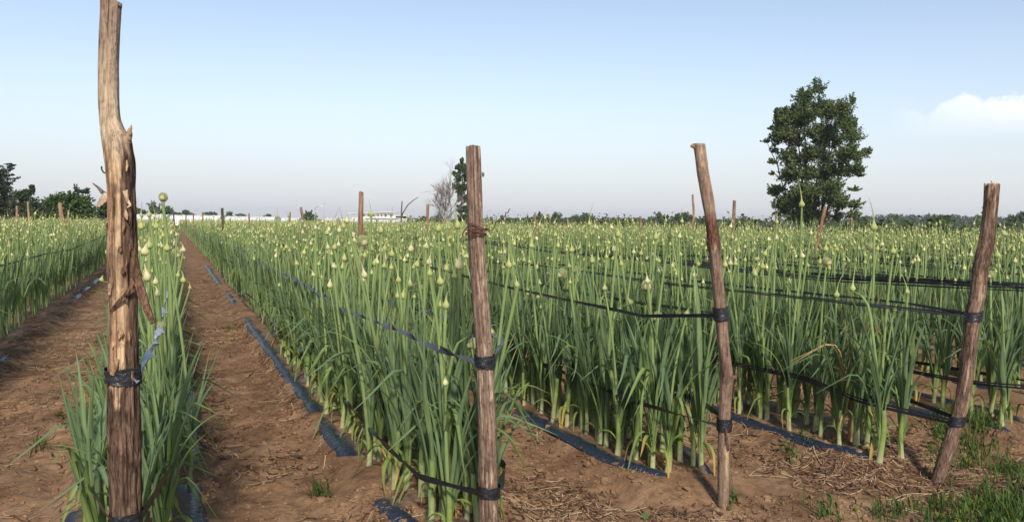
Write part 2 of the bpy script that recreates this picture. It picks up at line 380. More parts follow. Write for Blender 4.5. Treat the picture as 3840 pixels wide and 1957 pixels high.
# ------------------------------------------------------------------ leek components (shared meshes, three levels of detail)
G_LEAF = np.array([0.178, 0.262, 0.134]); G_LEAF2 = np.array([0.120, 0.190, 0.108]); G_YEL = np.array([0.20, 0.25, 0.055]); G_TAN = np.array([0.42, 0.27, 0.10])
G_SCAPE = np.array([0.275, 0.375, 0.155]); G_SHAFT = np.array([0.50, 0.52, 0.33]); G_SHAFT2 = np.array([0.26, 0.36, 0.10])
def leaf(kind, Ln, w, seg, across, r):
    t = np.linspace(0, 1, seg + 1)
    if kind == 'U': a = R(r.uniform(2, 9)) + R(r.uniform(6, 26)) * t ** 1.3
    elif kind == 'A': a = R(r.uniform(5, 13)) + R(r.uniform(35, 95)) * t ** 2.4
    elif kind == 'K':
        k = r.uniform(0.42, 0.72); s = np.clip((t - k) / 0.14, 0, 1); a = R(r.uniform(6, 14)) + R(14) * t + R(r.uniform(85, 135)) * s * s * (3 - 2 * s)
    else: a = R(r.uniform(10, 24)) + R(r.uniform(120, 160)) * sst(t, r.uniform(0.0, 0.25), r.uniform(0.45, 0.8))
    d = np.stack([np.sin(a), np.zeros_like(a), np.cos(a)], 1)
    p = np.zeros((seg + 1, 3)); p[1:] = np.cumsum((d[:-1] + d[1:]) / 2 * Ln / seg, 0)
    p[:, 1] += Ln * (r.uniform(-0.10, 0.10) * t ** 2 + 0.012 * np.sin(t * r.uniform(5, 9)))
    wd_ = w * (0.62 + 0.38 * np.sin(np.clip(t / 0.5, 0, 1) * math.pi / 2)) * np.clip((1 - t) / 0.52, 0, 1) ** 0.75
    wd_ = np.maximum(wd_, 0.0012)
    nrm = np.stack([np.cos(a), np.zeros_like(a), -np.sin(a)], 1)        # points outward/under side
    tw = r.uniform(-0.7, 0.7) * t ** 1.4
    sd_ = np.stack([np.zeros_like(a), np.ones_like(a), np.zeros_like(a)], 1)
    side = sd_ * np.cos(tw)[:, None] + nrm * np.sin(tw)[:, None]; nn = nrm * np.cos(tw)[:, None] - sd_ * np.sin(tw)[:, None]
    u = np.linspace(-1, 1, across)
    fold = (0.75 - 0.45 * t)
    V = p[:, None] + side[:, None] * (u[None, :, None] * wd_[:, None, None] * 0.5) - nn[:, None] * ((np.abs(u)[None, :, None] ** 1.3) * (wd_ * 0.5 * fold)[:, None, None])
    q = (np.arange(seg)[:, None] * across + np.arange(across - 1)[None, :]).ravel()
    Q = np.stack([q, q + 1, q + across + 1, q + across], 1)
    g = G_LEAF * (1 - r.uniform(0, 1)) + G_LEAF2 * r.uniform(0, 1) * 1.0
    g = G_LEAF + (G_LEAF2 - G_LEAF) * r.uniform(0, 1)
    if kind != 'U' and r.uniform() < 0.35: g = g * 0.4 + np.array([0.20, 0.285, 0.075]) * 0.6
    lo = np.clip(1 - t / 0.36, 0, 1)[:, None] * 0.6
    c = g * (1 - lo) + G_SHAFT2 * 0.7 * lo
    if kind == 'L' and r.uniform() < 0.5: c = c * 0.7 + np.array([0.15, 0.225, 0.06]) * 0.3
    elif kind == 'L':
        f = np.clip((t - r.uniform(0.3, 0.95)) / 0.25, 0, 1)[:, None]; c = (c * 0.35 + G_YEL * 0.65) * (1 - f) + (G_TAN * 0.75 + G_YEL * 0.35) * f
    elif r.uniform() < 0.35:
        f = np.clip((t - 0.86) / 0.1, 0, 1)[:, None]; c = c * (1 - f) + (G_YEL * 0.5 + G_TAN * 0.5) * f
    C = np.repeat(c[:, None], across, 1) * np.where(np.abs(u) < 0.2, 1.22, 1.0)[None, :, None] if across > 3 else np.repeat(c[:, None], across, 1)
    return V.reshape(-1, 3), Q, np.zeros((0, 3), int), C.reshape(-1, 3)
def lathe(prof, sides, axis=None, cols=None):
    prof = np.asarray(prof, float); n = len(prof)
    a = np.arange(sides) * 2 * math.pi / sides
    ax = np.zeros((n, 3)) if axis is None else axis
    V = np.stack([prof[:, 0][:, None] * np.cos(a), prof[:, 0][:, None] * np.sin(a), np.repeat(prof[:, 1][:, None], sides, 1)], -1) + ax[:, None]
    i = np.arange(n - 1)[:, None] * sides; j = np.arange(sides)[None, :]; j2 = (j + 1) % sides
    Q = np.stack([i + j, i + j2, i + sides + j2, i + sides + j], -1).reshape(-1, 4)
    C = np.ones((n * sides, 3)) if cols is None else np.repeat(np.asarray(cols)[:, None], sides, 1).reshape(-1, 3)
    return V.reshape(-1, 3), Q, np.zeros((0, 3), int), C
def shaft(r, sides, rings):
    h = 1.0; t = np.linspace(0, 1, rings)
    rad = 0.0165 * (1.12 - 0.25 * t + 0.12 * np.exp(-t / 0.06))
    ax = np.stack([0.03 * np.sin(t * 2 + r.uniform(0, 6)) * t, 0.02 * t * r.uniform(-1, 1), 0 * t], 1)
    f = np.clip(t / r.uniform(0.45, 0.9), 0, 1)[:, None]; f2 = np.clip((t - 0.6) / 0.4, 0, 1)[:, None]
    c = G_SHAFT * (1 - f) + G_SHAFT2 * f; c = c * (1 - f2) + (G_LEAF * 0.6 + G_SHAFT2 * 0.4) * f2
    return lathe(np.stack([rad, t * h - 0.03], 1), sides, ax, c)
def scape(r, sides, rings, neck=False):
    t = np.linspace(0, 1, rings) if not neck else np.r_[np.linspace(0, .78, max(2, rings - 3)), np.linspace(.84, 1, 3)]
    rad = 0.0098 * (1.15 - 0.42 * t) * r.uniform(0.85, 1.12)
    ph = r.uniform(0, 6); b = r.uniform(-0.11, 0.11, 2)
    ax = np.stack([b[0] * t ** 2 + 0.008 * np.sin(t * 5 + ph) * t, b[1] * t ** 2 + 0.008 * np.cos(t * 4 + ph) * t, 0 * t], 1)
    zt = t.copy()
    if neck: kq = np.clip((t - .78) / .22, 0, 1); ax[:, 0] += 0.15 * kq ** 2; zt = t - 0.10 * kq ** 2
    f = t[:, None]; c = (G_SCAPE * 0.75 + G_LEAF * 0.25) * (1 - f) + G_SCAPE * f
    V, Q, T, C = lathe(np.stack([rad, zt], 1), sides, ax, c)
    return (V, Q, T, C), (ax[-1][0], ax[-1][1], zt[-1])
def bud(r, sides, fine, white, beak, bend):
    w = 0.0165 if fine else 0.0175
    zs = np.array([0, .0025, .009, .017, .024, .030, .038, .050]) if fine else np.array([0, .010, .025, .045])
    rs = np.array([.006, .0125, .0168, .0172, .0140, .0095, .0055, .0034]) if fine else np.array([.007, .0170, .0145, .0036])
    nb = 4 if fine else 1
    tb = np.linspace(0, 1, nb + 1)[1:]
    z = np.r_[zs, zs[-1] + tb * beak * math.cos(bend)]; rr = np.r_[rs, .0034 * (1 - tb * 0.8)]
    ax = np.zeros((len(z), 3)); ax[len(zs):, 0] = (tb ** 1.6) * beak * math.sin(bend); ax[len(zs):, 1] = 0.2 * tb ** 2 * beak * r.uniform(-1, 1)
    top = np.array([0.52, 0.55, 0.25]) if not white else np.array([0.68, 0.66, 0.44])
    bot = np.array([0.47, 0.54, 0.22]) if not white else np.array([0.66, 0.66, 0.42])
    tt = np.clip(z / 0.05, 0, 1)[:, None]; c = bot * (1 - tt) + top * tt
    tb2 = np.clip((z - 0.045) / 0.03, 0, 1)[:, None]; c = c * (1 - tb2) + np.array([0.36, 0.42, 0.17]) * tb2
    V, Q, T, C = lathe(np.stack([rr, z], 1), sides, ax, c)
    if fine:
        a = np.arctan2(V[:, 1], V[:, 0]); C = C * (1 + 0.10 * np.sin(a * 9))[:, None]
    return V, Q, T, C
def umbel(r, n, rad, cap=True):
    b = MB(); k = np.arange(n); ph = k * 2.399963; z = 1 - 2 * (k + 0.5) / n * 0.93; s = np.sqrt(1 - z * z)
    D = np.stack([s * np.cos(ph), s * np.sin(ph), z], 1); c0 = np.array([0, 0, rad * 0.9])
    b.add(*(lambda v, q, t, c: (v, q, t, np.array([0.42, 0.47, 0.24])))(*lathe([(0.004, 0.0)] + [(rad * 0.80 * math.sin(q), c0[2] - rad * 0.80 * math.cos(q)) for q in np.linspace(0.2, math.pi, 8)], 10)))
    for d in D:
        p = c0 + d * rad * r.uniform(0.9, 1.06); sz = rad * r.uniform(0.075, 0.115)
        a = np.cross(d, [0.3, 0.5, 0.8]); a /= np.linalg.norm(a); e = np.cross(d, a)
        V = np.array([p + a * sz, p + e * sz, p - a * sz, p - e * sz, p + d * sz * 1.3, p - d * sz * 1.6])
        b.add(V, None, [(0, 1, 4), (1, 2, 4), (2, 3, 4), (3, 0, 4), (1, 0, 5), (2, 1, 5), (3, 2, 5), (0, 3, 5)], np.array([0.55, 0.58, 0.34]) * r.uniform(0.7, 1.15))
    if cap:
        V, Q, T, C = lathe([(0.006, 0.0), (rad * 0.6, rad * 0.12), (rad * 0.72, rad * 0.5), (rad * 0.45, rad * 0.95)], 8, None, [(0.6, 0.55, 0.33)] * 4)
        b.add(V + [-rad * 0.55, 0, -0.002], Q, T, C)
    return b.arrays()
LODN = 3
KINDS = ['U'] * 9 + ['A'] * 5 + ['K'] * 4 + ['L'] * 8
COMP = [dict() for _ in range(LODN)]
for lod in range(LODN):
    r = np.random.default_rng(5)
    lv = []
    for k, kd in enumerate(KINDS):
        r = np.random.default_rng(100 + k)
        Ln = dict(U=r.uniform(.55, .80), A=r.uniform(.52, .74), K=r.uniform(.52, .76), L=r.uniform(.28, .48))[kd]
        wd0 = dict(U=r.uniform(.018, .030), A=r.uniform(.018, .030), K=r.uniform(.020, .034), L=r.uniform(.020, .034))[kd]
        lv.append(leaf(kd, Ln, wd0 * (1, 1, 1.25)[lod], (14, 6, 3)[lod], (5, 3, 2)[lod], r))
    COMP[lod]['leaf'] = lv
    COMP[lod]['shaft'] = [shaft(np.random.default_rng(200 + k), (10, 6, 3)[lod], (10, 4, 2)[lod]) for k in range(5)]
    sc = [scape(np.random.default_rng(300 + k), (8, 4, 3)[lod], (10, 5, 3)[lod] + (2 if k > 6 else 0), k > 6) for k in range(9)]
    COMP[lod]['scape'] = [a for a, b in sc]; SCTOP = [b for a, b in sc]
    bs = []
    for k in range(12):
        r = np.random.default_rng(400 + k)
        bs.append(bud(r, (12, 6, 4)[lod], lod < 2, k % 4 == 3, (.06, .11, .16, .035, .09, .20)[k % 6], (0.2, 0.6, 1.1, 0.1, 1.5, 0.4)[(k * 5 + 1) % 6]))
    for k in range(2):
        bs.append(umbel(np.random.default_rng(450 + k), (190, 46, 14)[lod], (.031, .034)[k], lod == 0))
    COMP[lod]['bud'] = bs
UMB = (12, 13)

def mat_trs(loc, rz=0., tilt=0., tz=0., s=(1, 1, 1)):
    """4x4: translate * Rz(rz) * Ry(tilt) * Rz(tz) * scale"""
    c, q = math.cos(rz), math.sin(rz); ct, st = math.cos(tilt), math.sin(tilt)
    A = np.array([[c * ct, -q, c * st], [q * ct, c, q * st], [-st, 0, ct]])
    if tz:
        c2, s2 = math.cos(tz), math.sin(tz); A = A @ np.array([[c2, -s2, 0], [s2, c2, 0], [0, 0, 1]])
    m = np.eye(4); m[:3, :3] = A * np.asarray(s)[None, :]; m[:3, 3] = loc
    return m
iU = [k for k, a in enumerate(KINDS) if a == 'U']; iA = [k for k, a in enumerate(KINDS) if a == 'A']; iK = [k for k, a in enumerate(KINDS) if a == 'K']; iL = [k for k, a in enumerate(KINDS) if a == 'L']
def compose(r, lod, h=None, droop=0.0, head=None, noscape=False, big=1.0, vig=1.0, xa=None, hs=None):
    """parts of one leek as (component, variant, local matrix); a bud's matrix is relative to the plant too"""
    out = []
    fan = r.uniform(0, 2 * math.pi)
    sh = r.uniform(0.24, 0.36) * vig; sw = r.uniform(0.8, 1.15) * vig
    if lod < 2: out.append(('shaft', int(r.integers(5)), mat_trs((0, 0, 0), r.uniform(0, 6.28), 0, 0, (sw, sw, sh))))
    n = int(r.integers(10, 13)) if lod < 2 else int(r.integers(2, 4))
    for k in range(n):
        f = k / max(1, n - 1)
        z = sh * (0.36 + 0.64 * f) if lod < 2 else sh + 0.06 * f
        side = fan + (math.pi if k % 2 else 0) + r.normal(0, 0.38)
        u = r.uniform()
        if lod < 2 and k == 0: pool = iL
        elif lod < 2 and k == 1: pool = iL if u < 0.6 else (iK if u < 0.8 else iA)
        elif f < 0.7: pool = iU if u < 0.55 else (iA if u < 0.78 else iK)
        else: pool = iU if u < 0.75 else (iA if u < 0.9 else iK)
        if droop and r.uniform() < droop and pool is iU: pool = iK if r.uniform() < 0.6 else iA
        s = r.uniform(0.82, 1.12) * vig * (0.9 if pool is iL else 1.0)
        out.append(('leaf', int(pool[r.integers(len(pool))]), mat_trs((0.006 * math.cos(side), 0.006 * math.sin(side), z - 0.03), side, r.uniform(-0.06, 0.06), 0, (s, s * r.uniform(0.9, 1.15), s))))
    if noscape: return out
    hh = h if h is not None else float(np.clip(r.normal(1.17, 0.14), 0.78, 1.5))
    v = (int(r.integers(7)) if r.uniform() > 0.10 or h is not None else int(r.integers(7, 9))) if xa is None else xa; rz = r.uniform(0, 6.28); tl = abs(r.normal(0, 0.09)) if h is None else 0.0
    th = big * r.uniform(0.85, 1.15)
    m = mat_trs((0, 0, 0.10), rz, tl, 0, (th, th, hh - 0.10)); out.append(('scape', v, m))
    top = m @ np.array([*SCTOP[v], 1.0])
    if head is None: head = int(r.integers(12)) if r.uniform() > 0.035 else int(r.integers(12, 14))
    bsz = (hs * 0.86 if hs is not None else r.uniform(0.70, 1.22)) * big
    out.append(('bud', head, mat_trs(top[:3] - [0, 0, 0.002], r.uniform(0, 6.28), abs(r.normal(0, 0.22)), 0, (bsz, bsz, bsz * r.uniform(0.95, 1.15)))))
    return out

# ------------------------------------------------------------------ where the leeks stand
PL = []                                            # (x, y, row, opts)
prng = np.random.default_rng(23)
def taken(x, y, d): return any((x - a) ** 2 + (y - b) ** 2 < d * d for a, b, _, _ in HERO)
HERO = []
def hero(px, py, row, label, dx=0.0, depth_=None, **k):
    rx = ROWS[row] + dx
    p = onrow(px, py, rx) if depth_ is None else P(px, py, depth_)
    k['label'] = label
    z0 = float(base_h(np.array(p[0]), np.array(p[1]))); k['h'] = p[2] - z0 - 0.022
    HERO.append((p[0], p[1], row, k))
# row beside the tall stripped post
hero(610, 738, 18, 'tall leek with round open flower head rising into the sky beside the tall stripped post', depth_=4.3, head=12, hs=0.86, xa=0)
hero(560, 800, 18, 'leek with small yellow bud just above the crop beside the tall stripped post', depth_=4.9, head=9, hs=1.0)
hero(541, 938, 18, 'leek with big pale bud close beside the bark of the tall stripped post', depth_=3.75, head=3, hs=1.35)
hero(560, 915, 18, 'leek with plump green bud tilted beside the tall stripped post', depth_=4.1, head=1, hs=1.25)
hero(625, 925, 18, 'leek with round yellow-green bud on the path side of the tall post row', depth_=4.2, head=4, hs=1.15)
hero(556, 1035, 18, 'leek with large white bud low beside the peeling bark strip', depth_=3.9, head=7, hs=1.45)
hero(595, 1095, 18, 'leek with pale bud low behind the hanging bark strip', depth_=4.3, head=11, hs=1.1)
hero(590, 1222, 18, 'leek with round white flower head low at the tip of the bark strip', depth_=4.0, head=13, hs=0.95)
# row of the wire-bound post
hero(1405, 985, 0, 'leek with large pale bud and long beak in front of the far building', head=5, hs=1.4, big=1.15)
hero(1722, 992, 0, 'tall leek with large white bud just left of the wire-bound post', head=3, hs=1.4, big=1.1)
hero(1652, 1138, 0, 'leek with green teardrop bud beside the wire-bound post', head=4, hs=1.15, dx=0.1)
hero(1535, 1062, 0, 'leek with drop-shaped bud and long beak leaning right', head=1, hs=1.2)
hero(1672, 1140, 0, 'leek with squat yellow-green bud nearest the wire-bound post', head=0, hs=1.2, dx=-.05)
hero(1490, 1105, 0, 'leek with short green bud in the middle of the wire-bound post row', head=8, hs=1.05)
hero(1250, 1022, 0, 'leek with half-opened papery pale bud in the wire-bound post row', head=7, hs=1.1)
hero(1768, 1288, 0, 'short leek with round white flower head touching the wire-bound post', dx=0.16, head=12, hs=1.0)
# row of the kinked post
hero(2310, 932, 1, 'leek with big white bud standing out between the wire-bound and kinked posts', head=3, hs=1.3, big=1.1)
hero(2222, 975, 1, 'leek with plump yellow bud left of the white-budded one', head=0, hs=1.25)
hero(2428, 1078, 1, 'leek with large round white flower head above the black tapes', head=13, hs=1.25)
hero(2462, 1186, 1, 'leek with round flower head hanging just below the black tape', head=12, hs=1.05)
hero(2575, 1168, 1, 'leek with drooping bud at the black tape near the kinked post', head=2, hs=1.1)
hero(2510, 880, 1, 'tall leek with green bud near the top of the kinked post', head=6, hs=1.2)
# row of the leaning post
hero(3007, 765, 2, 'tallest leek with bent-beaked bud in front of the big tree', head=2, hs=1.25, big=1.15, xa=3)
hero(3278, 852, 2, 'tall leek with round bud and bent dry beak right of the big tree', head=1, hs=1.3, big=1.15, xa=5)
hero(3100, 982, 2, 'leek with round white flower head in the row of the leaning post', head=13, hs=1.05)
hero(3350, 938, 2, 'slanting leek with yellow-green bud in the row of the leaning post', head=4, hs=1.2)
hero(2740, 985, 2, 'leek with white bud just right of the kinked post', head=7, hs=1.2)
hero(3742, 995, 3, 'leek with long green bud at the right edge behind the leaning post', head=8, hs=1.25, big=1.1)
hero(3190, 1330, 2, 'withered tan leek with a kinked dry stalk left of the leaning post', head=9, hs=.4, dry=True, big=.9)
PL += HERO
for i, rx in enumerate(ROWS):
    y = start(i)
    while y < 111:
        dd = math.hypot(rx, y)
        sparse = (i == 2 and y < 4.3) or (i in (3, 4) and y < 4.6)
        step = 0.090 if dd < 9 else 0.100 if dd < 12 else (0.105 if dd < 25 else (0.175 if dd < 45 else 0.46))
        if sparse: step = 0.16 if i == 2 else 0.26
        for s in (-1, 1):
            x = rx + s * (0.11 if i == 18 else 0.125) + prng.normal(0, 0.035); yy = y + prng.normal(0, 0.03)
            px, py, D = proj((x, yy, 1.0))
            if D < 1.5 or not (-500 < px < IW + 500): continue
            if prng.uniform() < (0.2 if i == 18 and s < 0 and y < 5.5 else 0.05): continue
            if dd < 8 and taken(x, yy, 0.07): continue
            PL.append((x, yy, i, {}))
        y += step * prng.uniform(0.8, 1.2)
def inview(q):
    x, y = q[0], q[1]
    for z in (0.2, 0.7, 1.2):
        a, b, D = proj((x, y, z))
        if D > 0 and 0 < a < IW and 0 < b < IH: return True
    return False
nearness = sorted(range(len(PL)), key=lambda k: ((-1000 if PL[k][3] else 0) + (depth((PL[k][0], PL[k][1], 0.6)) if inview(PL[k]) else 1e6)))
IND = set(nearness[:300])
ROWTXT = {0: 'wire-bound post row', 1: 'kinked post row', 2: 'leaning post row', 3: 'sparse row behind the leaning post', 4: 'second row behind the leaning post', 5: 'third row behind the leaning post', 18: 'tall stripped post row', 19: 'left-edge row past the bare path'}
ORD = 'first second third fourth fifth sixth seventh eighth ninth tenth eleventh twelfth thirteenth fourteenth fifteenth sixteenth seventeenth eighteenth nineteenth twentieth'.split()
ORD += ['twenty-' + q for q in ORD[:9]] + ['thirtieth'] + ['thirty-' + q for q in ORD[:9]] + ['fortieth'] + ['forty-' + q for q in ORD[:9]] + ['fiftieth'] + ['fifty-' + q for q in ORD[:9]]
rank = {}
for k in sorted((k for k in IND if not PL[k][3]), key=lambda k: PL[k][1]):
    x, y, row, _ = PL[k]; sd_ = 'left' if x < ROWS[row] else 'right'; lst = rank.setdefault((row, sd_), []); lst.append(k)
LINE = {k: (ORD[min(n, len(ORD) - 1)], sd_, ROWTXT.get(row, 'farther row')) for (row, sd_), lst in rank.items() for n, k in enumerate(lst)}
pmesh = {}
def pm(kind, v, name, dry=False):
    if (kind, v, dry) not in pmesh:
        V, Q, T, C = COMP[0][kind][v]
        if dry: C = np.array([0.46, 0.33, 0.17])[None] * (0.6 + 0.8 * vn(V[:, 0] * 40, V[:, 1] * 40, V[:, 2] * 9))[:, None]
        pmesh[(kind, v, dry)] = mkmesh(name, V, Q, T, C, M_PLANT)
    return pmesh[(kind, v, dry)]
def matx(m): return Matrix([list(q) for q in m])
cnt = {}
for k in sorted(IND):
    x, y, row, op = PL[k]
    r = np.random.default_rng(1000 + k)
    z0 = float(base_h(np.array(x), np.array(y)))
    e = obj('leek_plant', None, loc=(x, y, z0), label=op.get('label'), cat='leek plant', group='leek plants in the near ends of the rows')
    e.empty_display_size = 0.05
    kw = {a: b for a, b in op.items() if a in ('h', 'head', 'hs', 'big', 'xa')}
    if not op and r.uniform() < (0.35 if row in (0, 1, 2) and y < 4.4 else 0.12): kw['noscape'] = True
    if not op and row == 18 and (y < 4.3 or x < -0.12) and y < 7.5: kw['noscape'] = True
    if 'head' not in kw: kw['head'] = int(r.integers(12)) if r.uniform() > 0.04 else int(r.integers(12, 14))
    if not op:
        look = 'budless leafy leek' if kw.get('noscape') else 'open-headed leek' if kw['head'] in UMB else ('white-budded leek' if kw['head'] % 4 == 3 else 'green-budded leek')
        e['label'] = '%s, %s of the %s line in the %s' % (look, *LINE[k])
    dry = bool(op.get('dry'))
    parts = compose(r, 0, vig=r.uniform(0.80, 0.98) if row == 18 else r.uniform(0.9, 1.12), droop=0.35 if row == 18 else 0.12, **kw)
    sco = None; scm = None
    if op:
        for kd, v, m in parts:
            if kd == 'scape': tp = m @ np.array([*SCTOP[v], 1.0]); e.location = (x - tp[0], y - tp[1], z0)
    for kd, v, m in parts:
        if kd == 'bud':
            o = obj('flower_head' if v in UMB else 'bud', pm(kd, v, 'bud'), sco)
            o.matrix_local = matx(np.linalg.inv(scm) @ m)
        else:
            o = obj({'shaft': 'stem', 'leaf': 'leaf', 'scape': 'flower_stalk'}[kd], pm(kd, v, kd, dry), e); o.matrix_local = matx(m)
            if kd == 'scape': sco, scm = o, m
bak = {}
for k in range(len(PL)):
    if k in IND: continue
    x, y, row, op = PL[k]; r = np.random.default_rng(1000 + k); D = math.hypot(x, y)
    lod = 1 if D < 9.5 else 2
    z0 = float(base_h(np.array(x), np.array(y)))
    far_ = D > 45
    W_ = mat_trs((x, y, z0), r.uniform(0, 6.28), 0, 0, (1, 1, 1))
    tint = r.uniform(0.85, 1.15)
    for kd, v, m in compose(r, lod, h=(float(np.clip(r.normal(1.12, 0.11), .8, 1.36)) if far_ else None), vig=r.uniform(0.88, 1.1), big=1.0 if D < 20 else (1.12 if not far_ else 1.35)):
        if far_ and kd == 'leaf' and v % 2: continue
        bak.setdefault((lod, kd, v), []).append((W_ @ m, tint))
mb = MB()
for (lod, kd, v), lst in bak.items():
    V, Q, T, C = COMP[lod][kd][v]; A = np.array([q[0] for q in lst]); tn = np.array([q[1] for q in lst]); n = len(lst); nv = len(V)
    W_ = np.einsum('nij,vj->nvi', A[:, :3, :3], V) + A[:, None, :3, 3]
    off = (np.arange(n) * nv)[:, None, None]
    mb.add(W_.reshape(-1, 3), (Q[None] + off).reshape(-1, 4) if len(Q) else None, (T[None] + off).reshape(-1, 3) if len(T) else None, (C[None] * tn[:, None, None]).reshape(-1, 3))
obj('leek_crop', mb.mesh('leek_crop', M_PLANT), label='dense leek rows with pale buds stretching away to the far trees', cat='leek crop', kind='stuff')
#print('plants', len(PL), len(IND), 'mass tris', sum(len(q) * 2 for q in mb.Q) + sum(len(q) for q in mb.T))

# ------------------------------------------------------------------ the four near posts
def post_mesh(name, edge, D, base, skin, sides=44, rings=150, ground=None, mat=M_WOOD, amp=0.0022, topfn=None, seed=0):
    """edge: (height line y, left x, right x) of the outline at distance D; base: foot of the post (x, y)"""
    E_ = np.array(edge, float)
    c = np.array([P((l + r_) / 2, y, D) for y, l, r_ in E_]); rad = (E_[:, 2] - E_[:, 1]) / 2 / FPX * D
    c = c[::-1]; rad = rad[::-1]
    if c[0][2] > 0.0:                              # carry on down into the soil
        d = c[0] - c[min(2, len(c) - 1)]; foot = np.array([c[0][0] + d[0] * 0.3, c[0][1] + d[1] * 0.3, -0.12])
        c = np.concatenate([foot[None], c]); rad = np.r_[rad[0], rad]
    q = np.c_[c, rad]; q = poly(q, rings)
    k = np.array([.25, .5, .25])
    for _ in range(2):
        q[1:-1] = q[:-2] * .25 + q[1:-1] * .5 + q[2:] * .25
    pts, rad = q[:, :3], q[:, 3]
    a = np.arange(sides) * 2 * math.pi / sides
    # ring frame: u faces the camera's right, v away from the camera
    u = np.array([CR[0], CR[1], 0]); u /= np.linalg.norm(u); v = np.array([-u[1], u[0], 0.])
    z = pts[:, 2]
    A, Z = np.meshgrid(a, z)
    col, lift, extra = skin(A, Z, rad[:, None])
    col = col * 0.78 + col.mean(-1, keepdims=True) * 0.22
    nse = (fbm(np.cos(A) * 5 + 9, np.sin(A) * 5, Z * 2.2 + seed, 3) - 0.5) * amp * 4 + (fbm(np.cos(A) * 16, np.sin(A) * 16 + 3, Z * 6 + seed, 2) - 0.5) * amp * 2
    RR = rad[:, None] * (1 + 0.07 * np.sin(2 * A + 1.5 * Z + seed)) + nse + lift
    V = pts[:, None] + RR[..., None] * (np.cos(A)[..., None] * u + np.sin(A)[..., None] * v)
    V[..., 2] += extra
    if topfn is not None: V[-1, :, 2] += topfn(a); V[-2, :, 2] += topfn(a) * 0.9; V[-3, :, 2] += topfn(a) * 0.6
    n = len(pts); i = np.arange(n - 1)[:, None] * sides; j = np.arange(sides)[None, :]; j2 = (j + 1) % sides
    Q = np.stack([i + j, i + j2, i + sides + j2, i + sides + j], -1).reshape(-1, 4)
    Vf = V.reshape(-1, 3); C = col.reshape(-1, 3)
    ctr = V[-1].mean(0); Vf = np.concatenate([Vf, V[-1] * 0.55 + ctr * 0.45 - [0, 0, 0.004], ctr[None] - [0, 0, 0.006]])
    cutc = np.array([0.42, 0.33, 0.22]); C = np.concatenate([C, np.repeat(cutc[None], sides, 0), cutc[None] * 0.8])
    k0 = (n - 1) * sides; k1 = n * sides
    Q = np.concatenate([Q, [(k0 + m_, k0 + (m_ + 1) % sides, k1 + (m_ + 1) % sides, k1 + m_) for m_ in range(sides)]])
    T = np.array([(k1 + m_, k1 + (m_ + 1) % sides, k1 + sides) for m_ in range(sides)])
    return mkmesh(name, Vf, Q, T, C, mat), pts, rad
def lerp3(a, b, f): return np.asarray(a) * (1 - f[..., None]) + np.asarray(b) * f[..., None]
def zat(py, D, px=2000): return P(px, py, D)[2]

# -- tall half-stripped post
D1 = depth((-0.15, 2.94, 1.0))
def skin1(A, Z, r):
    # faces: A = 0 right, A = -pi/2 towards the camera, A = pi left
    zz = lambda y: zat(y, D1, 460)
    front = np.cos(A + math.pi / 2); right = np.cos(A)
    nb = fbm(np.cos(A) * 2.4, np.sin(A) * 2.4, Z * 5, 4) - 0.5
    grey = lerp3((0.33, 0.235, 0.165), (0.52, 0.40, 0.265), sst(zz(0) - Z + nb * 0.25, 0.05, 0.34))
    tan = lerp3((0.54, 0.38, 0.21), (0.40, 0.225, 0.115), sst(nb, -0.05, 0.12))
    wood = lerp3(grey, tan, sst(-Z + nb * 0.2, -zz(540), -zz(620)))
    bark = lerp3((0.115, 0.070, 0.049), (0.19, 0.120, 0.082), sst(fbm(np.cos(A) * 6, np.sin(A) * 6, Z * 14, 3), 0.4, 0.62))
    # bark mantle: right flank from the fork down, then all round below the tie
    flank = sst(right + nb * 2.2 + 0.10 * np.sin(Z * 9), 0.30, 0.44) * sst(-Z, -zz(495), -zz(525)) + sst(-np.cos(A) + nb * 1.6, 0.86, 1.0) * sst(-Z, -zz(830), -zz(900)) * 0.6
    low = sst(-Z + nb * 0.05 + 0.04 * np.cos(A * 3 + 1), -zz(1462), -zz(1490))
    bk = np.clip(np.maximum(flank, low), 0, 1)
    patch = sst(fbm(np.cos(A) * 1.9 + 4, np.sin(A) * 1.9, Z * 3.4 + 1.3, 3), 0.55, 0.62) * sst(-Z, -zz(800), -zz(960)) * (1 - low) * 0.75
    mid = lerp3((0.20, 0.105, 0.06), (0.36, 0.235, 0.155), sst(nb, -0.1, 0.1))
    c = lerp3(wood, (0, 0, 0), np.zeros_like(bk)); c = c * (1 - patch[..., None]) + mid * patch[..., None]
    ss = fbm(np.cos(A) * 11 + 2, np.sin(A) * 11, Z * 2.4, 3); strk = sst(ss, 0.56, 0.63) * sst(-Z, -zz(470), -zz(640))
    c = lerp3(c, (0.13, 0.065, 0.04), strk * 0.8)
    c = c * (1 - bk[..., None]) + bark * bk[..., None]
    crk = np.exp(-((np.mod(A - 4.95 - 0.12 * np.sin(Z * 4) + math.pi, 2 * math.pi) - math.pi) / 0.04) ** 2) * sst(Z, zz(560), zz(480))
    c = lerp3(c, (0.06, 0.035, 0.025), crk * 0.85)
    fis = np.abs(fbm(np.cos(A) * 7 + 3, np.sin(A) * 7, Z * 3.2, 3) - 0.5)
    c = lerp3(c, (0.045, 0.026, 0.019), bk * sst(0.045 - fis, 0.0, 0.03) * 0.9)
    lift = bk * (0.0055 - 0.016 * np.clip(0.08 - fis, 0, 1) * 10 * 0.55) + patch * 0.0018 - strk * 0.002
    return c, lift, np.zeros_like(Z)
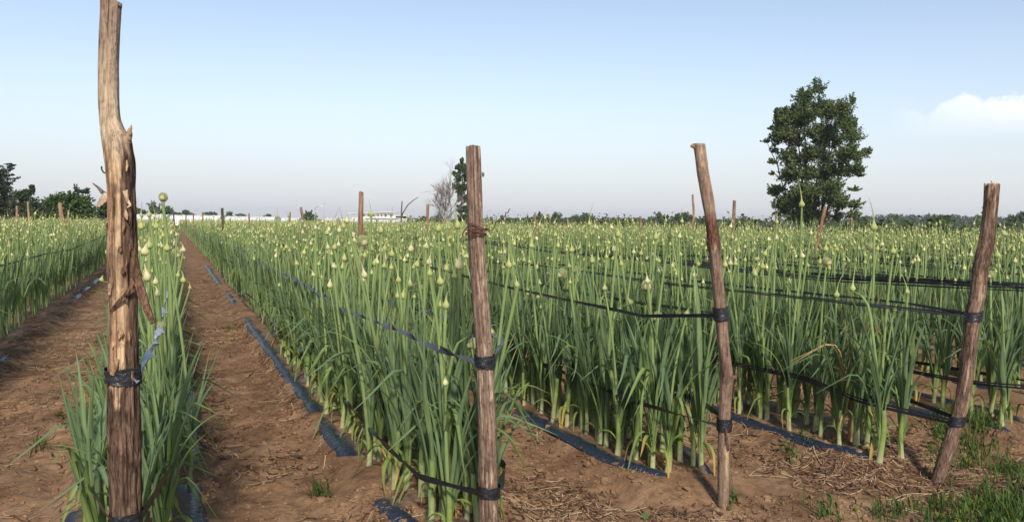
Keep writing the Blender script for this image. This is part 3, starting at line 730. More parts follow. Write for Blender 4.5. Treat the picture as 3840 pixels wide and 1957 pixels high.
edge1 = [(-8, 378, 456), (60, 378, 452), (130, 374, 448), (250, 370, 445), (370, 370, 446), (440, 374, 450), (478, 377, 462), (500, 379, 478), (530, 384, 490), (560, 388, 492), (600, 393, 500), (660, 397, 502),
         (700, 402, 500), (760, 404, 503), (860, 404, 504), (960, 404, 508), (1000, 405, 509), (1100, 410, 508), (1200, 412, 509), (1300, 411, 510), (1400, 411, 513), (1500, 411, 514), (1600, 413, 517), (1700, 415, 520), (1800, 418, 521), (1900, 424, 521), (1957, 428, 519)]
post1 = obj('wooden_post', None, loc=(-0.15, 2.94, 0), label='tall crooked post, bark half stripped to orange wood, at the end of the left row', cat='post', group='wooden posts carrying the tapes')
me, pts1, rad1 = post_mesh('trunk', edge1, D1, (-0.15, 2.94), skin1, 64, 230, amp=0.002, topfn=lambda a: -0.020 * np.cos(a), seed=1.0)
def child(name, me, par, label=None):
    o = obj(name, me, label=label); o.parent = par; o.location = -Vector(par.location); return o
child('trunk', me, post1)
BARKC = np.array([0.15, 0.09, 0.065])
def pl_tube(path, rads, sides=7, C=(1, 1, 1), mat=M_WOOD, name='splinter', jit=0.0, seed=0):
    p = poly(np.array(path), max(6, len(path) * 4)); rr = np.interp(np.linspace(0, 1, len(p)), np.linspace(0, 1, len(rads)), rads)
    if jit: p = p + np.stack([(vn(np.arange(len(p)) * .7, seed + k, 1) - .5) * jit for k in range(3)], 1)
    V, Q, T = tube(p, rr, sides); return mkmesh(name, V, Q, T, np.broadcast_to(np.asarray(C, float), (len(V), 3)), mat)
def slab(path, w, th, seed=0, C=BARKC, mat=M_WOOD, name='bark_strip', n=26, wn=None):
    """a ragged strip of bark: path is the centre line, w half width direction = camera right"""
    p = poly(np.array(path), n); u = np.array([CR[0], CR[1], 0.]); t, _, _ = frames(p); f = np.cross(t, u); f /= np.linalg.norm(f, axis=1)[:, None]; s_ = np.cross(f, t)
    ws = np.interp(np.linspace(0, 1, n), np.linspace(0, 1, len(w)), w)
    m_ = 6; us = np.linspace(-1, 1, m_)
    rag = 1 + 0.35 * (vn(np.arange(n) * 0.9, seed, 0) - 0.5)
    top = p[:, None] + s_[:, None] * (us[None, :, None] * (ws * rag)[:, None, None]) + f[:, None] * (th * (0.6 + 0.9 * vn(np.arange(n)[:, None] * 0.7 + seed, us[None, :] * 3.1, 2)) + 0.15 * ws[:, None] * (1 - us[None, :] ** 2))[..., None]
    bot = p[:, None] + s_[:, None] * (us[None, :, None] * (ws * rag)[:, None, None]) - f[:, None] * (th * 0.4)
    V = np.concatenate([top.reshape(-1, 3), bot.reshape(-1, 3)]); o = n * m_
    i = (np.arange(n - 1)[:, None] * m_ + np.arange(m_ - 1)[None, :]).ravel()
    Q = [np.stack([i, i + 1, i + m_ + 1, i + m_], 1), np.stack([i + o + m_, i + o + m_ + 1, i + o + 1, i + o], 1)]
    e = np.arange(n - 1) * m_
    Q += [np.stack([e, e + m_, e + o + m_, e + o], 1), np.stack([e + m_ - 1, e + o + m_ - 1, e + o + 2 * m_ - 1, e + 2 * m_ - 1], 1)]
    j = np.arange(m_ - 1); Q += [np.stack([j, j + o, j + o + 1, j + 1], 1), np.stack([j + (n - 1) * m_, j + 1 + (n - 1) * m_, j + 1 + o + (n - 1) * m_, j + o + (n - 1) * m_], 1)]
    c = np.asarray(C) * (0.7 + 0.6 * vn(V[:, 0] * 60, V[:, 1] * 60, V[:, 2] * 25))[:, None]
    return mkmesh(name, V, np.concatenate(Q), np.zeros((0, 3), int), c, mat, False)
def p1(x, y, d=0.0): return P(x, y, D1 + d)
child('bark_strip', slab([p1(503, 940, -.03), p1(512, 1010, -.035), p1(522, 1060, -.045), p1(545, 1140, -.06), p1(574, 1212, -.075)], [.007, .012, .013, .012, .008], .006, 3), post1, 'dark bark strip hanging off to the right')
child('bark_strip', slab([p1(500, 1066, -.055), p1(470, 1105, -.06), p1(436, 1140, -.058), p1(415, 1166, -.045)], [.004, .006, .005, .002], .003, 5), post1, 'thin dark bark strip slanting across the wood')
child('bark_strip', slab([p1(441, 1345, -.05), p1(432, 1375, -.057), p1(420, 1405, -.056)], [.005, .009, .006], .003, 6, (0.3, 0.19, 0.12)), post1)
child('bark_strip', slab([p1(470, 715, -.05), p1(478, 752, -.055), p1(490, 770, -.06), p1(478, 778, -.06)], [.008, .006, .004, .002], .002, 8, (0.5, 0.4, 0.28)), post1, 'curled pale shaving of bark')
child('bark_strip', slab([p1(417, 1040, -.035), p1(414, 1080, -.045), p1(411, 1105, -.045)], [.003, .006, .004], .003, 11, (0.36, 0.25, 0.18)), post1)
child('bark_strip', slab([p1(408, 900, -.02), p1(403, 860, -.03), p1(399, 835, -.03)], [.006, .005, .002], .004, 12, (0.2, 0.13, 0.1)), post1)
fr = np.random.default_rng(5)
for q in range(16):                                # small curling flakes of bark
    fx = fr.uniform(418, 500); fy = fr.uniform(600, 1395); ln = fr.uniform(22, 62); dd = lambda x: -math.sqrt(max(0, 48 ** 2 - (x - 458) ** 2)) / FPX * D1 - .004
    cc = [(0.30, 0.19, 0.12), (0.16, 0.10, 0.07), (0.46, 0.34, 0.22), (0.22, 0.13, 0.085)][q % 4]
    child('bark_flake', slab([p1(fx, fy, dd(fx)), p1(fx + 1.5, fy + ln * .5, dd(fx) - .002), p1(fx + fr.normal(0, 4), fy + ln, dd(fx) - .008)], [.0015, fr.uniform(.003, .008), .001], .0025, 40 + q, cc, name='bark_flake', n=10), post1)
child('splinter', slab([p1(403, 728, -.02), p1(385, 752, -.025), p1(368, 775, -.03)], [.010, .014, .006], .003, 9, (0.52, 0.42, 0.34), name='splinter'), post1, 'pale frayed wood sticking out to the left')
child('dead_twig', pl_tube([p1(404, 735), p1(385, 722, -.01), p1(368, 703, -.02), p1(346, 686, -.03)], [.007, .007, .004, .0015], 7, (0.2, 0.18, 0.17)), post1, 'grey twig stub sticking out to the left')
child('nail', pl_tube([p1(404, 652), p1(388, 647, -.01), p1(381, 635, -.012), p1(381, 624, -.014)], [.0026, .0026, .0026, .0028], 7, (1, 1, 1), M_NAIL, 'nail'), post1, 'bent hook-like nail')
child('nail', pl_tube([p1(496, 672), p1(506, 656, -.005)], [.0026, .0034], 7, (1, 1, 1), M_NAIL, 'nail'), post1)
child('fork_stub', pl_tube([p1(470, 545, -.012), p1(482, 510, -.014), p1(489, 485, -.014), p1(492, 470, -.012)], [.016, .014, .0085, .0018], 10, (0.34, 0.24, 0.17), M_WOOD, 'fork_stub', .004), post1, 'jagged stump of a broken-off fork')

# -- wire-bound post
P2 = (1.3, 3.2); D2 = depth((1.3, 3.2, 1.0))
def skin2(A, Z, r):
    nb = fbm(np.cos(A) * 2, np.sin(A) * 2, Z * 4, 4) - 0.5; st_ = fbm(np.cos(A) * 9, np.sin(A) * 9, Z * 1.6, 3)
    c = lerp3((0.20, 0.128, 0.096), (0.31, 0.22, 0.162), sst(st_, 0.3, 0.7))
    c = lerp3(c, (0.15, 0.085, 0.06), sst(-Z + nb * 0.3, -0.75, -0.4) * 0.55)
    pale = sst(fbm(np.cos(A) * 5 + 2, np.sin(A) * 5, Z * 7 + 5, 3), 0.62, 0.70)
    c = lerp3(c, (0.55, 0.42, 0.29), pale * 0.8)
    a0 = -math.pi / 2 + 0.12 + 0.10 * np.sin(Z * 3)
    cr = np.exp(-((np.mod(A - a0 + math.pi, 2 * math.pi) - math.pi) / 0.055) ** 2) * sst(Z, 1.1, 1.35) + np.exp(-((np.mod(A - a0 - 0.55 + math.pi, 2 * math.pi) - math.pi) / 0.045) ** 2) * sst(Z, 1.45, 1.6)
    return lerp3(c, (0.05, 0.03, 0.025), np.clip(cr, 0, 1) * 0.85), -0.008 * np.clip(cr, 0, 1) + 0.003 * (np.abs(st_ - 0.5) * 2 - 0.2), np.zeros_like(Z)
edge2 = [(550, 1746, 1803), (600, 1747, 1806), (650, 1747, 1808), (760, 1750, 1812), (850, 1752, 1814), (950, 1757, 1820), (1100, 1768, 1832), (1200, 1775, 1840), (1350, 1787, 1848), (1450, 1790, 1850), (1600, 1795, 1860), (1750, 1797, 1865), (1957, 1795, 1870)]
post2 = obj('wooden_post', None, loc=(*P2, 0), label='straight grey-brown cracked post bound with rusty wire near the middle', cat='post', group='wooden posts carrying the tapes')
me, pts2, rad2 = post_mesh('trunk', edge2, D2, P2, skin2, 52, 170, seed=2.0, topfn=lambda a: 0.004 * np.sin(a * 3))
child('trunk', me, post2)
def p2(x, y, d=0.0): return P(x, y, D2 + d)
child('nail', pl_tube([p2(1790, 552, 0), p2(1790.5, 547, 0)], [.003, .005], 8, (1, 1, 1), M_NAIL, 'nail'), post2)
child('bark_strip', slab([p2(1809, 646, -.01), p2(1812, 655, -.012), p2(1811, 664, -.01)], [.003, .006, .003], .003, 21, (0.2, 0.15, 0.12)), post2)
wire = obj('rusty_wire', None, loc=tuple(p2(1785, 868)), label='rusty wire wound round the middle post with a kinked loose end', cat='wire')
def loopw(y0, y1, ex, ph, turns, tilt):
    c0 = p2(1784, y0); r0 = 0.041; n = int(36 * turns)
    a = np.linspace(ph, ph + turns * 2 * math.pi, n); f = np.linspace(0, 1, n)
    u = np.array([CR[0], CR[1], 0]); u /= np.linalg.norm(u); v = np.array([-u[1], u[0], 0.])
    zz = c0[2] + (P(1784, y1, D2)[2] - c0[2]) * f
    rr = r0 + 0.003 + ex * (0.5 + 0.5 * np.sin(a * 1.0 + 1.7)) * 0.5
    return np.array([c0 + (u * math.cos(q) + v * math.sin(q)) * k for q, k in zip(a, rr)]) * [1, 1, 0] + np.stack([0 * zz, 0 * zz, zz + tilt * np.cos(a) + 0.004 * np.sin(a * 3)], 1)
for q, args in enumerate([(838, 850, .020, .4, 1.0, -.014), (852, 872, .014, 2.2, 1.2, .006), (872, 882, .006, 3.6, 1.2, -.004), (866, 870, .026, 4.4, .8, .010), (886, 894, .004, 3.0, 1.0, .012)]):
    o = child('wire_loop', pl_tube(loopw(*args), [.0022, .0022], 6, (1, 1, 1), M_WIRE, 'wire_loop'), wire)
child('wire_end', pl_tube([p2(1815, 872, -.04), p2(1823, 862, -.045), p2(1828, 858, -.05), p2(1832, 866, -.05), p2(1846, 864, -.05), p2(1856, 846, -.05), p2(1862, 830, -.05), p2(1876, 828, -.05), p2(1884, 818, -.05), p2(1882, 806, -.055), p2(1890, 814, -.055), p2(1897, 806, -.055), p2(1896, 797, -.055), p2(1905, 798, -.055), p2(1908, 788, -.055), p2(1913, 783, -.055)], [.0022, .0022], 6, (1, 1, 1), M_WIRE, 'wire_end'), wire, 'kinked loose end sticking up to the right')
child('wire_end', pl_tube([p2(1752, 850, -.04), p2(1742, 862, -.05), p2(1735, 880, -.05), p2(1728, 903, -.05)], [.0022, .0018], 6, (1, 1, 1), M_WIRE, 'wire_end'), wire)

# -- kinked post with a knot
P3 = (2.78, 3.44); D3 = depth((2.78, 3.44, 0.9))
def skin3(A, Z, r):
    nb = fbm(np.cos(A) * 2, np.sin(A) * 2, Z * 4, 4) - 0.5; zz = lambda y: zat(y, D3, 2700)
    up = lerp3((0.30, 0.195, 0.135), (0.41, 0.295, 0.21), sst(nb, -0.1, 0.15)); red = np.array([0.16, 0.072, 0.048]); lo = lerp3((0.205, 0.13, 0.092), (0.28, 0.185, 0.132), sst(nb, -0.1, 0.1))
    c = lerp3(up, red, sst(-Z + nb * 0.15, -zz(760), -zz(850))); c = lerp3(c, lo, sst(-Z + nb * 0.05, -zz(915), -zz(950)))
    spot = np.exp(-((Z - zz(935)) / 0.03) ** 2 - ((A - 1.5 * math.pi + 0.1) / 0.16) ** 2); c = lerp3(c, (0.55, 0.42, 0.26), np.clip(spot, 0, 1))
    sp2 = np.exp(-((Z - zz(1690)) / 0.10) ** 2 - ((A - 1.5 * math.pi - 0.25) / 0.22) ** 2); c = lerp3(c, (0.58, 0.38, 0.18), np.clip(sp2 * 1.5, 0, 1))
    k = np.exp(-((Z - zz(1400)) / 0.07) ** 2); c = lerp3(c, (0.17, 0.10, 0.07), np.clip(k * (nb + 0.5) * 1.0, 0, 1))
    return c, 0.006 * np.exp(-((Z - zz(905)) / 0.035) ** 2) * (nb + .5) + 0.007 * k * (fbm(np.cos(A) * 3, np.sin(A) * 3, Z * 20, 2) - .4), np.zeros_like(Z)
edge3 = [(540, 2597, 2645), (575, 2604, 2650), (650, 2612, 2660), (750, 2630, 2680), (800, 2640, 2685), (880, 2650, 2698), (910, 2650, 2702), (960, 2660, 2705), (1100, 2672, 2718), (1200, 2683, 2728), (1300, 2692, 2735), (1380, 2702, 2745), (1420, 2704, 2752), (1460, 2698, 2745), (1550, 2694, 2738), (1700, 2693, 2736), (1895, 2692, 2733), (1960, 2692, 2733)]
post3 = obj('wooden_post', None, loc=(*P3, 0), label='bent smooth brown post with a dark kink and knot, leaning left at the top', cat='post', group='wooden posts carrying the tapes')
me, pts3, rad3 = post_mesh('trunk', edge3, D3, P3, skin3, 48, 190, seed=3.0, amp=0.0012)
child('trunk', me, post3)
def p3(x, y, d=0.0): return P(x, y, D3 + d)
child('branch_stub', pl_tube([p3(2625, 552), p3(2603, 550, -.012), p3(2591, 547, -.014)], [.012, .013, .008], 9, (0.3, 0.2, 0.14), M_WOOD, 'branch_stub'), post3, 'cut side stub at the top')
child('branch_stub', pl_tube([p3(2656, 905, -.01), p3(2645, 895, -.014), p3(2636, 883, -.016)], [.007, .004, .0012], 7, (0.17, 0.1, 0.07), M_WOOD, 'branch_stub'), post3)
child('branch_stub', pl_tube([p3(2735, 1425, -.01), p3(2750, 1415, -.014), p3(2757, 1408, -.014)], [.014, .011, .004], 9, (0.2, 0.12, 0.08), M_WOOD, 'branch_stub'), post3)
child('bark_strip', slab([p3(2722, 1605, -.045), p3(2727, 1640, -.05), p3(2731, 1690, -.045)], [.003, .006, .003], .003, 31, (0.2, 0.12, 0.08)), post3)

# -- leaning bark post with broken top
P4 = (4.29, 3.29); D4 = depth((4.29, 3.29, 0.9))
def skin4(A, Z, r):
    f = fbm(np.cos(A) * 4, np.sin(A) * 4, Z * 9, 4); nb = f - 0.5
    c = lerp3((0.125, 0.075, 0.054), (0.235, 0.15, 0.106), sst(f, 0.38, 0.62))
    c = lerp3(c, (0.18, 0.115, 0.085), sst(-Z, -1.0, -0.5) * 0.7)
    sp_ = sst(fbm(np.cos(A) * 3 + 6, np.sin(A) * 3, Z * 6 + 4, 3), 0.64, 0.70); c = lerp3(c, (0.42, 0.29, 0.19), sp_ * 0.8)
    fis = np.abs(fbm(np.cos(A) * 6, np.sin(A) * 6, Z * 3.5, 3) - 0.5)
    return c, 0.0035 - 0.05 * np.clip(0.06 - fis, 0, 1), np.zeros_like(Z)
edge4 = [(692, 3695, 3745), (760, 3692, 3740), (850, 3683, 3732), (910, 3672, 3727), (1000, 3650, 3705), (1100, 3640, 3695), (1180, 3625, 3674), (1300, 3610, 3660), (1400, 3600, 3648), (1500, 3585, 3632), (1600, 3560, 3605), (1700, 3525, 3575), (1800, 3495, 3538), (1840, 3483, 3526)]
post4 = obj('wooden_post', None, loc=(*P4, 0), label='leaning brown bark post with freshly broken top near the right edge', cat='post', group='wooden posts carrying the tapes')
me, pts4, rad4 = post_mesh('trunk', edge4, D4, P4, skin4, 48, 170, seed=4.0, amp=0.002, topfn=lambda a: 0.006 * np.sin(a * 5) + 0.004 * np.sin(a * 9))
child('trunk', me, post4)
for q, (x, y, h) in enumerate([(3718, 688, 12), (3728, 690, 8), (3738, 688, 7), (3708, 690, 5), (3740, 694, 10)]):
    child('splinter', pl_tube([P(x, y + 6, D4 + .01 * (q % 2)), P(x + 1.5, y - h * 0.4, D4), P(x - 2 + q, y - h, D4)], [.009, .006, .001], 5, (0.62, 0.5, 0.38), M_WOOD, 'splinter'), post4, 'pale splinter of the broken top' if q == 0 else None)

# ------------------------------------------------------------------ tapes tied along the rows
def ribbon(path, w, twist, seed, step=0.02, crumple=0.35, strands=1):
    b = MB()
    L_ = np.linalg.norm(np.diff(np.array(path), axis=0), axis=1).sum(); n = max(8, int(L_ / step)); p = poly(path, n)
    for _ in range(3): p[1:-1] = (p[:-2] + 2 * p[1:-1] + p[2:]) / 4
    t, _, _ = frames(p); up = np.array([0, 0, 1.]); s_ = np.cross(t, up); s_ /= np.linalg.norm(s_, axis=1)[:, None]; k_ = np.cross(s_, t)
    s = np.linspace(0, L_, n)
    for q in range(strands):
        ph = twist * s + 6.28 * vn(s * 0.8, seed + q * 7, 0) * (1 if twist else 0.25) + seed
        ww = w * (0.55 + 0.9 * vn(s * 6, seed + q, 3)) / (1 if strands == 1 else 1.5)
        if not twist: ph = 0.5 * (vn(s * 1.5, seed + q, 9) - 0.5)
        us = np.array([-1, -.35, .35, 1.]); bumpy = crumple * (np.stack([vn(s * 30, seed + q, m_ * 3.1) for m_ in range(4)], 1) - 0.5)
        d1 = (np.cos(ph)[:, None] * k_ + np.sin(ph)[:, None] * s_); d2 = (-np.sin(ph)[:, None] * k_ + np.cos(ph)[:, None] * s_)
        o = (np.array([0, 0, (q - (strands - 1) / 2) * w * 1.5]) * (0.4 + 1.2 * vn(s * 0.6, seed + q, 5))[:, None]) if strands > 1 else 0
        V = (p + o)[:, None] + d1[:, None] * (us[None, :, None] * ww[:, None, None]) + d2[:, None] * (bumpy * ww[:, None])[..., None]
        j = (np.arange(n - 1)[:, None] * 4 + np.arange(3)[None, :]).ravel()
        b.add(V.reshape(-1, 3), np.stack([j, j + 1, j + 5, j + 4], 1))
    return b
def wrap(pts, rad, z, h, seed, turns=5, w=0.009, knot=False):
    k = int(np.argmin(np.abs(pts[:, 2] - z))); b = MB(); r = np.random.default_rng(seed)
    t = pts[min(k + 2, len(pts) - 1)] - pts[k - 2]; t /= np.linalg.norm(t)
    for q in range(turns):
        a = np.linspace(0, 2 * math.pi, 40); zc = pts[k] + t * ((q / max(1, turns - 1) - 0.5) * h)
        u = np.array([CR[0], CR[1], 0]); v = np.array([-u[1], u[0], 0.])
        rr = rad[k] * 1.06 + 0.004 + 0.002 * r.uniform() + 0.003 * vn(a * 2, seed + q, 1)
        tl = r.normal(0, 0.006) + (0.012 * (1 if q % 2 else -1) if knot else 0)
        pth = zc + (u * np.cos(a)[:, None] + v * np.sin(a)[:, None]) * rr[:, None] + t * (tl * np.cos(a) - (0.010 if knot and q % 2 else 0) * np.abs(np.cos(a)))[:, None]
        us = np.array([-1, -.3, .4, 1]); V = pth[:, None] + t[None, None] * (us * w)[None, :, None] + ((pth - zc)[:, None] / rr[:, None, None]) * (0.004 * (vn(a[:, None] * 5, us[None] * 4, seed + q) - .2))[..., None]
        j = (np.arange(39)[:, None] * 4 + np.arange(3)[None, :]).ravel(); b.add(V.reshape(-1, 3), np.stack([j, j + 1, j + 5, j + 4], 1))
    return b
TG = 'plastic tapes holding the leek rows up'
def tape(row, zr, zl, seed, label, pts=None, rad=None, y1=30.0, w=0.011, twist=(0, 0), mats=(M_TAPE, M_TAPE), wmat=M_TAPE, strands=(1, 1), wr=None, knot=False, sides=(-1, 1), turns=5, dip=0.0):
    rx = ROWS[row]; e = None
    if pts is not None:
        k = int(np.argmin(np.abs(pts[:, 2] - zr))); c = pts[k]; r0 = rad[k] + 0.008
        e = obj('plastic_tape', None, loc=tuple(c), label=label, cat='tape', group=TG)
        child('wrap', wrap(pts, rad, zr, wr or 0.03, seed, turns, knot=knot).mesh('wrap', wmat), e)
    else:
        c = np.array([rx, start(row) - 0.35, zr]); r0 = 0.03
        e = obj('plastic_tape', None, loc=tuple(c), label=label, cat='tape', group=TG)
    for s, tw, mt, stn in zip((-1, 1), twist, mats, strands):
        if s not in sides: continue
        ys = np.r_[c[1], np.arange(start(row) + 0.1, y1, 0.5)]
        sag = 0.035 * np.sin((ys - c[1]) / 5.2 * math.pi) ** 2
        xs = rx + s * (0.20 + 0.03 * np.sin(ys * 1.3 + seed)); xs[0] = c[0] + s * r0
        zs = zl + 0.03 * np.sin(ys * 0.45 + seed) - sag + 0.0 * ys; zs[0] = zr; zs[1] = (zr + zl) / 2 if abs(zr - zl) > .04 else zs[1]
        run = ribbon(np.stack([xs, ys, zs], 1), w, tw, seed + s * 3, step=0.03 if row in (0, 1, 2, 18) else 0.12, strands=stn)
        child('tape_run', run.mesh('tape_run', mt), e)
    return e
tape(18, 1.02, 1.04, 31, 'black tape knotted round the tall stripped post with a pale film tail', pts1, rad1, 14, 0.012, (0, 9), (M_TAPE, M_TAPE2), M_TAPE, (1, 1), 0.03, True, (), 4)
e = obj('plastic_tape', None, loc=tuple(p1(520, 1400)), label='pale translucent film tape running from the tall post along its row', cat='tape', group=TG)
child('tape_run', ribbon([p1(505, 1425, -.04), p1(530, 1400, .05), P(560, 1330, D1 + .35), P(585, 1290, D1 + .7), P(600, 1240, D1 + 1.2), P(612, 1180, D1 + 1.8), P(626, 1090, D1 + 3.5), P(634, 1000, D1 + 6.5)], 0.017, 3.0, 5, 0.015, 0.5).mesh('tape_run', M_TAPE3), e)
tape(18, 0.54, 0.50, 32, 'black tape wound low round the foot of the tall stripped post', pts1, rad1, 12, 0.011, (0, 0), wr=0.03, turns=4)
tape(0, zat(1352, D2, 1820), 1.0, 33, 'thick twisted grey film tape from the wire-bound post along its row', pts2, rad2, 30, 0.017, (11, 5), (M_TAPE2, M_TAPE2), M_TAPE, (1, 1), 0.035)
tape(0, 0.36, 0.36, 34, 'lower black tape at the foot of the wire-bound post row', pts2, rad2, 20, 0.013, (2, 2), wr=0.03)
tape(1, zat(1180, D3, 2700), 1.03, 35, 'upper pair of black tapes tied high on the kinked post', pts3, rad3, 28, 0.0075, (0, 0), strands=(2, 2), wr=0.055, turns=9)
tape(1, zat(1590, D3, 2700), 0.47, 36, 'broad lower black tape tied low on the kinked post', pts3, rad3, 20, 0.016, (1.2, 0), strands=(1, 1), wr=0.05, turns=5)
tape(2, zat(1182, D4, 3650), 1.02, 37, 'upper dark tapes tied to the leaning post', pts4, rad4, 28, 0.007, (0, 0), strands=(2, 2), wr=0.04, turns=6)
tape(2, zat(1578, D4, 3580), 0.46, 38, 'lower black tape tied near the foot of the leaning post', pts4, rad4, 18, 0.011, (0, 0), strands=(2, 1), wr=0.045, turns=6)
tape(3, 1.12, 1.11, 39, 'broad bundle of black tapes passing behind the leaning post', None, None, 26, 0.008, (0, 0), strands=(4, 3))
tape(3, 0.42, 0.41, 40, 'lower black tape crossing behind the leaning post to the right edge', None, None, 16, 0.012, (0, 0), strands=(2, 1))
tape(19, 1.0, 1.0, 41, 'dark tape along the leek row at the left edge', None, None, 30, 0.012, (7, 0), sides=(1,))
for i in range(4, 13):
    tape(i, 1.05 + 0.05 * math.sin(i * 2.1), 1.04, 50 + i, 'thin black tape along the %s leek row beyond the leaning post row' % ('second third fourth fifth sixth seventh eighth ninth tenth'.split()[i - 4]), None, None, 24 + i, 0.008, (0, 0), strands=(2, 1))
for i in (20, 21, 22):
    tape(i, 1.02, 1.02, 80 + i, 'thin dark tape along the %s leek row beyond the left-edge row' % ('next second third'.split()[i - 20]), None, None, 40, 0.012, (5, 0), sides=(1,))

# ------------------------------------------------------------------ farther posts in the crop
def far_post(px, ytop, w, xb=None, row=None, label='', dia=0.08, kink=0.0, col=(0.27, 0.17, 0.12), broken=False, seed=0, slant=0.0):
    D = dia * FPX / w
    t = P(px, ytop, D); r = np.random.default_rng(seed); zt = t[2]
    # foot: straight below the top, leaning by slant px over the visible length
    foot = P(px if xb is None else xb, 880, D); k = zt / max(0.2, zt - foot[2])
    f = t + (foot - t) * k; f[2] = -0.15
    z = np.linspace(0, 1, 22); p = f[None] * (1 - z)[:, None] + t[None] * z[:, None]
    u = np.array([CR[0], CR[1], 0]); p += u[None] * (kink * np.exp(-((z - 0.75) / 0.16) ** 2) * dia)[:, None] + u[None] * (0.5 * dia * (vn(z * 3, seed, 1) - .5))[:, None]
    rad = dia / 2 * (1.12 - 0.25 * z + 0.12 * (vn(z * 7, seed, 2) - .5)); sd_ = 12
    V, Q, T = tube(p, rad, sd_); nz_ = fbm(V[:, 0] * 30, V[:, 1] * 30, V[:, 2] * 6, 3)
    V[:-2] += (nz_[:-2, None] - 0.5) * np.array([0.012, 0.012, 0]) 
    V[-2 - sd_:-2, 2] += 0.03 * (vn(np.arange(sd_) * 1.0, seed, 4) - 0.3) * (2 if broken else 0.6)
    C = np.asarray(col)[None] * (0.65 + 0.7 * nz_)[:, None]
    o = obj('wooden_post', None, loc=(f[0], f[1], 0), label=label, cat='post', group='wooden posts carrying the tapes')
    child('trunk', mkmesh('trunk', V, Q, T, C, M_POST), o)
    return o, D
FP = [(1353, 727, 20, 1357, 'stout brown post with a pale torn top standing in front of the far building', dict(broken=True, kink=-.3)),
      (835, 781, 11, 838, 'blackish post in the crop before the white tunnels', dict(col=(0.09, 0.075, 0.07))),
      (1127, 778, 11, 1135, 'grey crooked post left of the stout post before the building', dict(kink=.9, col=(0.25, 0.19, 0.15))),
      (1088, 795, 6, 1088, 'thin short post next to the grey crooked post', {}),
      (1607, 767, 12, 1603, 'slim brown post in front of the bare tree', {}),
      (1508, 755, 5, 1500, 'thin dark stake at the right end of the far building', dict(dia=0.05, col=(0.13, 0.12, 0.11))),
      (2008, 797, 9, 2006, 'small brown post right of the wire-bound post', {}),
      (2402, 812, 10, 2405, 'short reddish post midway between the two middle posts', {}),
      (2598, 730, 9, 2590, 'tall thin wavy pale post just left of the kinked post', dict(kink=.8, col=(0.34, 0.22, 0.16))),
      (2753, 756, 14, 2748, 'thick short post just right of the kinked post', dict(broken=True, col=(0.26, 0.18, 0.14))),
      (2912, 802, 9, 2912, 'short post under the left side of the big tree', {}),
      (3095, 776, 14, 3070, 'slanting reddish post in front of the big tree', dict(col=(0.3, 0.17, 0.12))),
      (3192, 816, 9, 3194, 'short post under the right side of the big tree', {}),
      (225, 762, 16, 236, 'leaning doubled post before the dark shrubs at left', dict(col=(0.36, 0.24, 0.16), dia=.12)),
      (258, 789, 8, 245, 'short stake crossing the leaning doubled post', dict(col=(0.3, 0.2, 0.14), dia=.06)),
      (105, 757, 8, 109, 'slim tall post before the dark trees at left', dict(col=(0.38, 0.27, 0.18))),
      (64, 773, 8, 64, 'short reddish post nearest the left edge', dict(col=(0.33, 0.21, 0.15))),
      (697, 806, 5, 697, 'tiny post before the left part of the white tunnels', {}),
      (725, 800, 6, 728, 'tiny brown post beside the tall-post row in the distance', {}),
      (760, 800, 7, 764, 'small brown post before the middle of the white tunnels', {}),
      (933, 800, 6, 933, 'tiny grey post before the right end of the long white tunnel', {}),
      (2128, 822, 6, 2128, 'tiny pale stake in the far crop right of the wire-bound post', dict(col=(0.4, 0.3, 0.22))),
      (2230, 824, 6, 2230, 'tiny pale stake in the far crop midway to the kinked post', dict(col=(0.4, 0.3, 0.22))),
      (1230, 826, 5, 1230, 'tiny stake before the small white tunnels', {}),
      (1275, 826, 6, 1278, 'tiny slanting stake left of the stout post before the building', {}),
      (650, 795, 6, 660, 'dark leaning stake where the path meets the white tunnel', dict(col=(0.12, 0.10, 0.09), dia=.11)),
      (505, 792, 9, 508, 'dark stake behind the tall stripped post row', dict(col=(0.12, 0.10, 0.09), dia=.07))]
for q, (px, yt, w, xb, lb, kw) in enumerate(FP): far_post(px, yt, w, xb, label=lb, seed=q * 3 + 1, **kw)
b = MB(); V, Q, T = tube(np.array([P(1499, 850, 30), P(1510, 800, 30), P(1530, 768, 30), P(1552, 750, 30), P(1568, 740, 30)]), [.03, .025, .022, .018, .01], 6); b.add(V, Q, T, (0.16, 0.15, 0.13))
V, Q, T = tube(np.array([P(1499, 850, 30) * [1, 1, 0], P(1499, 850, 30)]), .03, 6); b.add(V, Q, T, (0.16, 0.15, 0.13))
obj('bent_rod', b.mesh('bent_rod', M_POST), label='thin rod bowing right in front of the end of the far building', cat='rod')

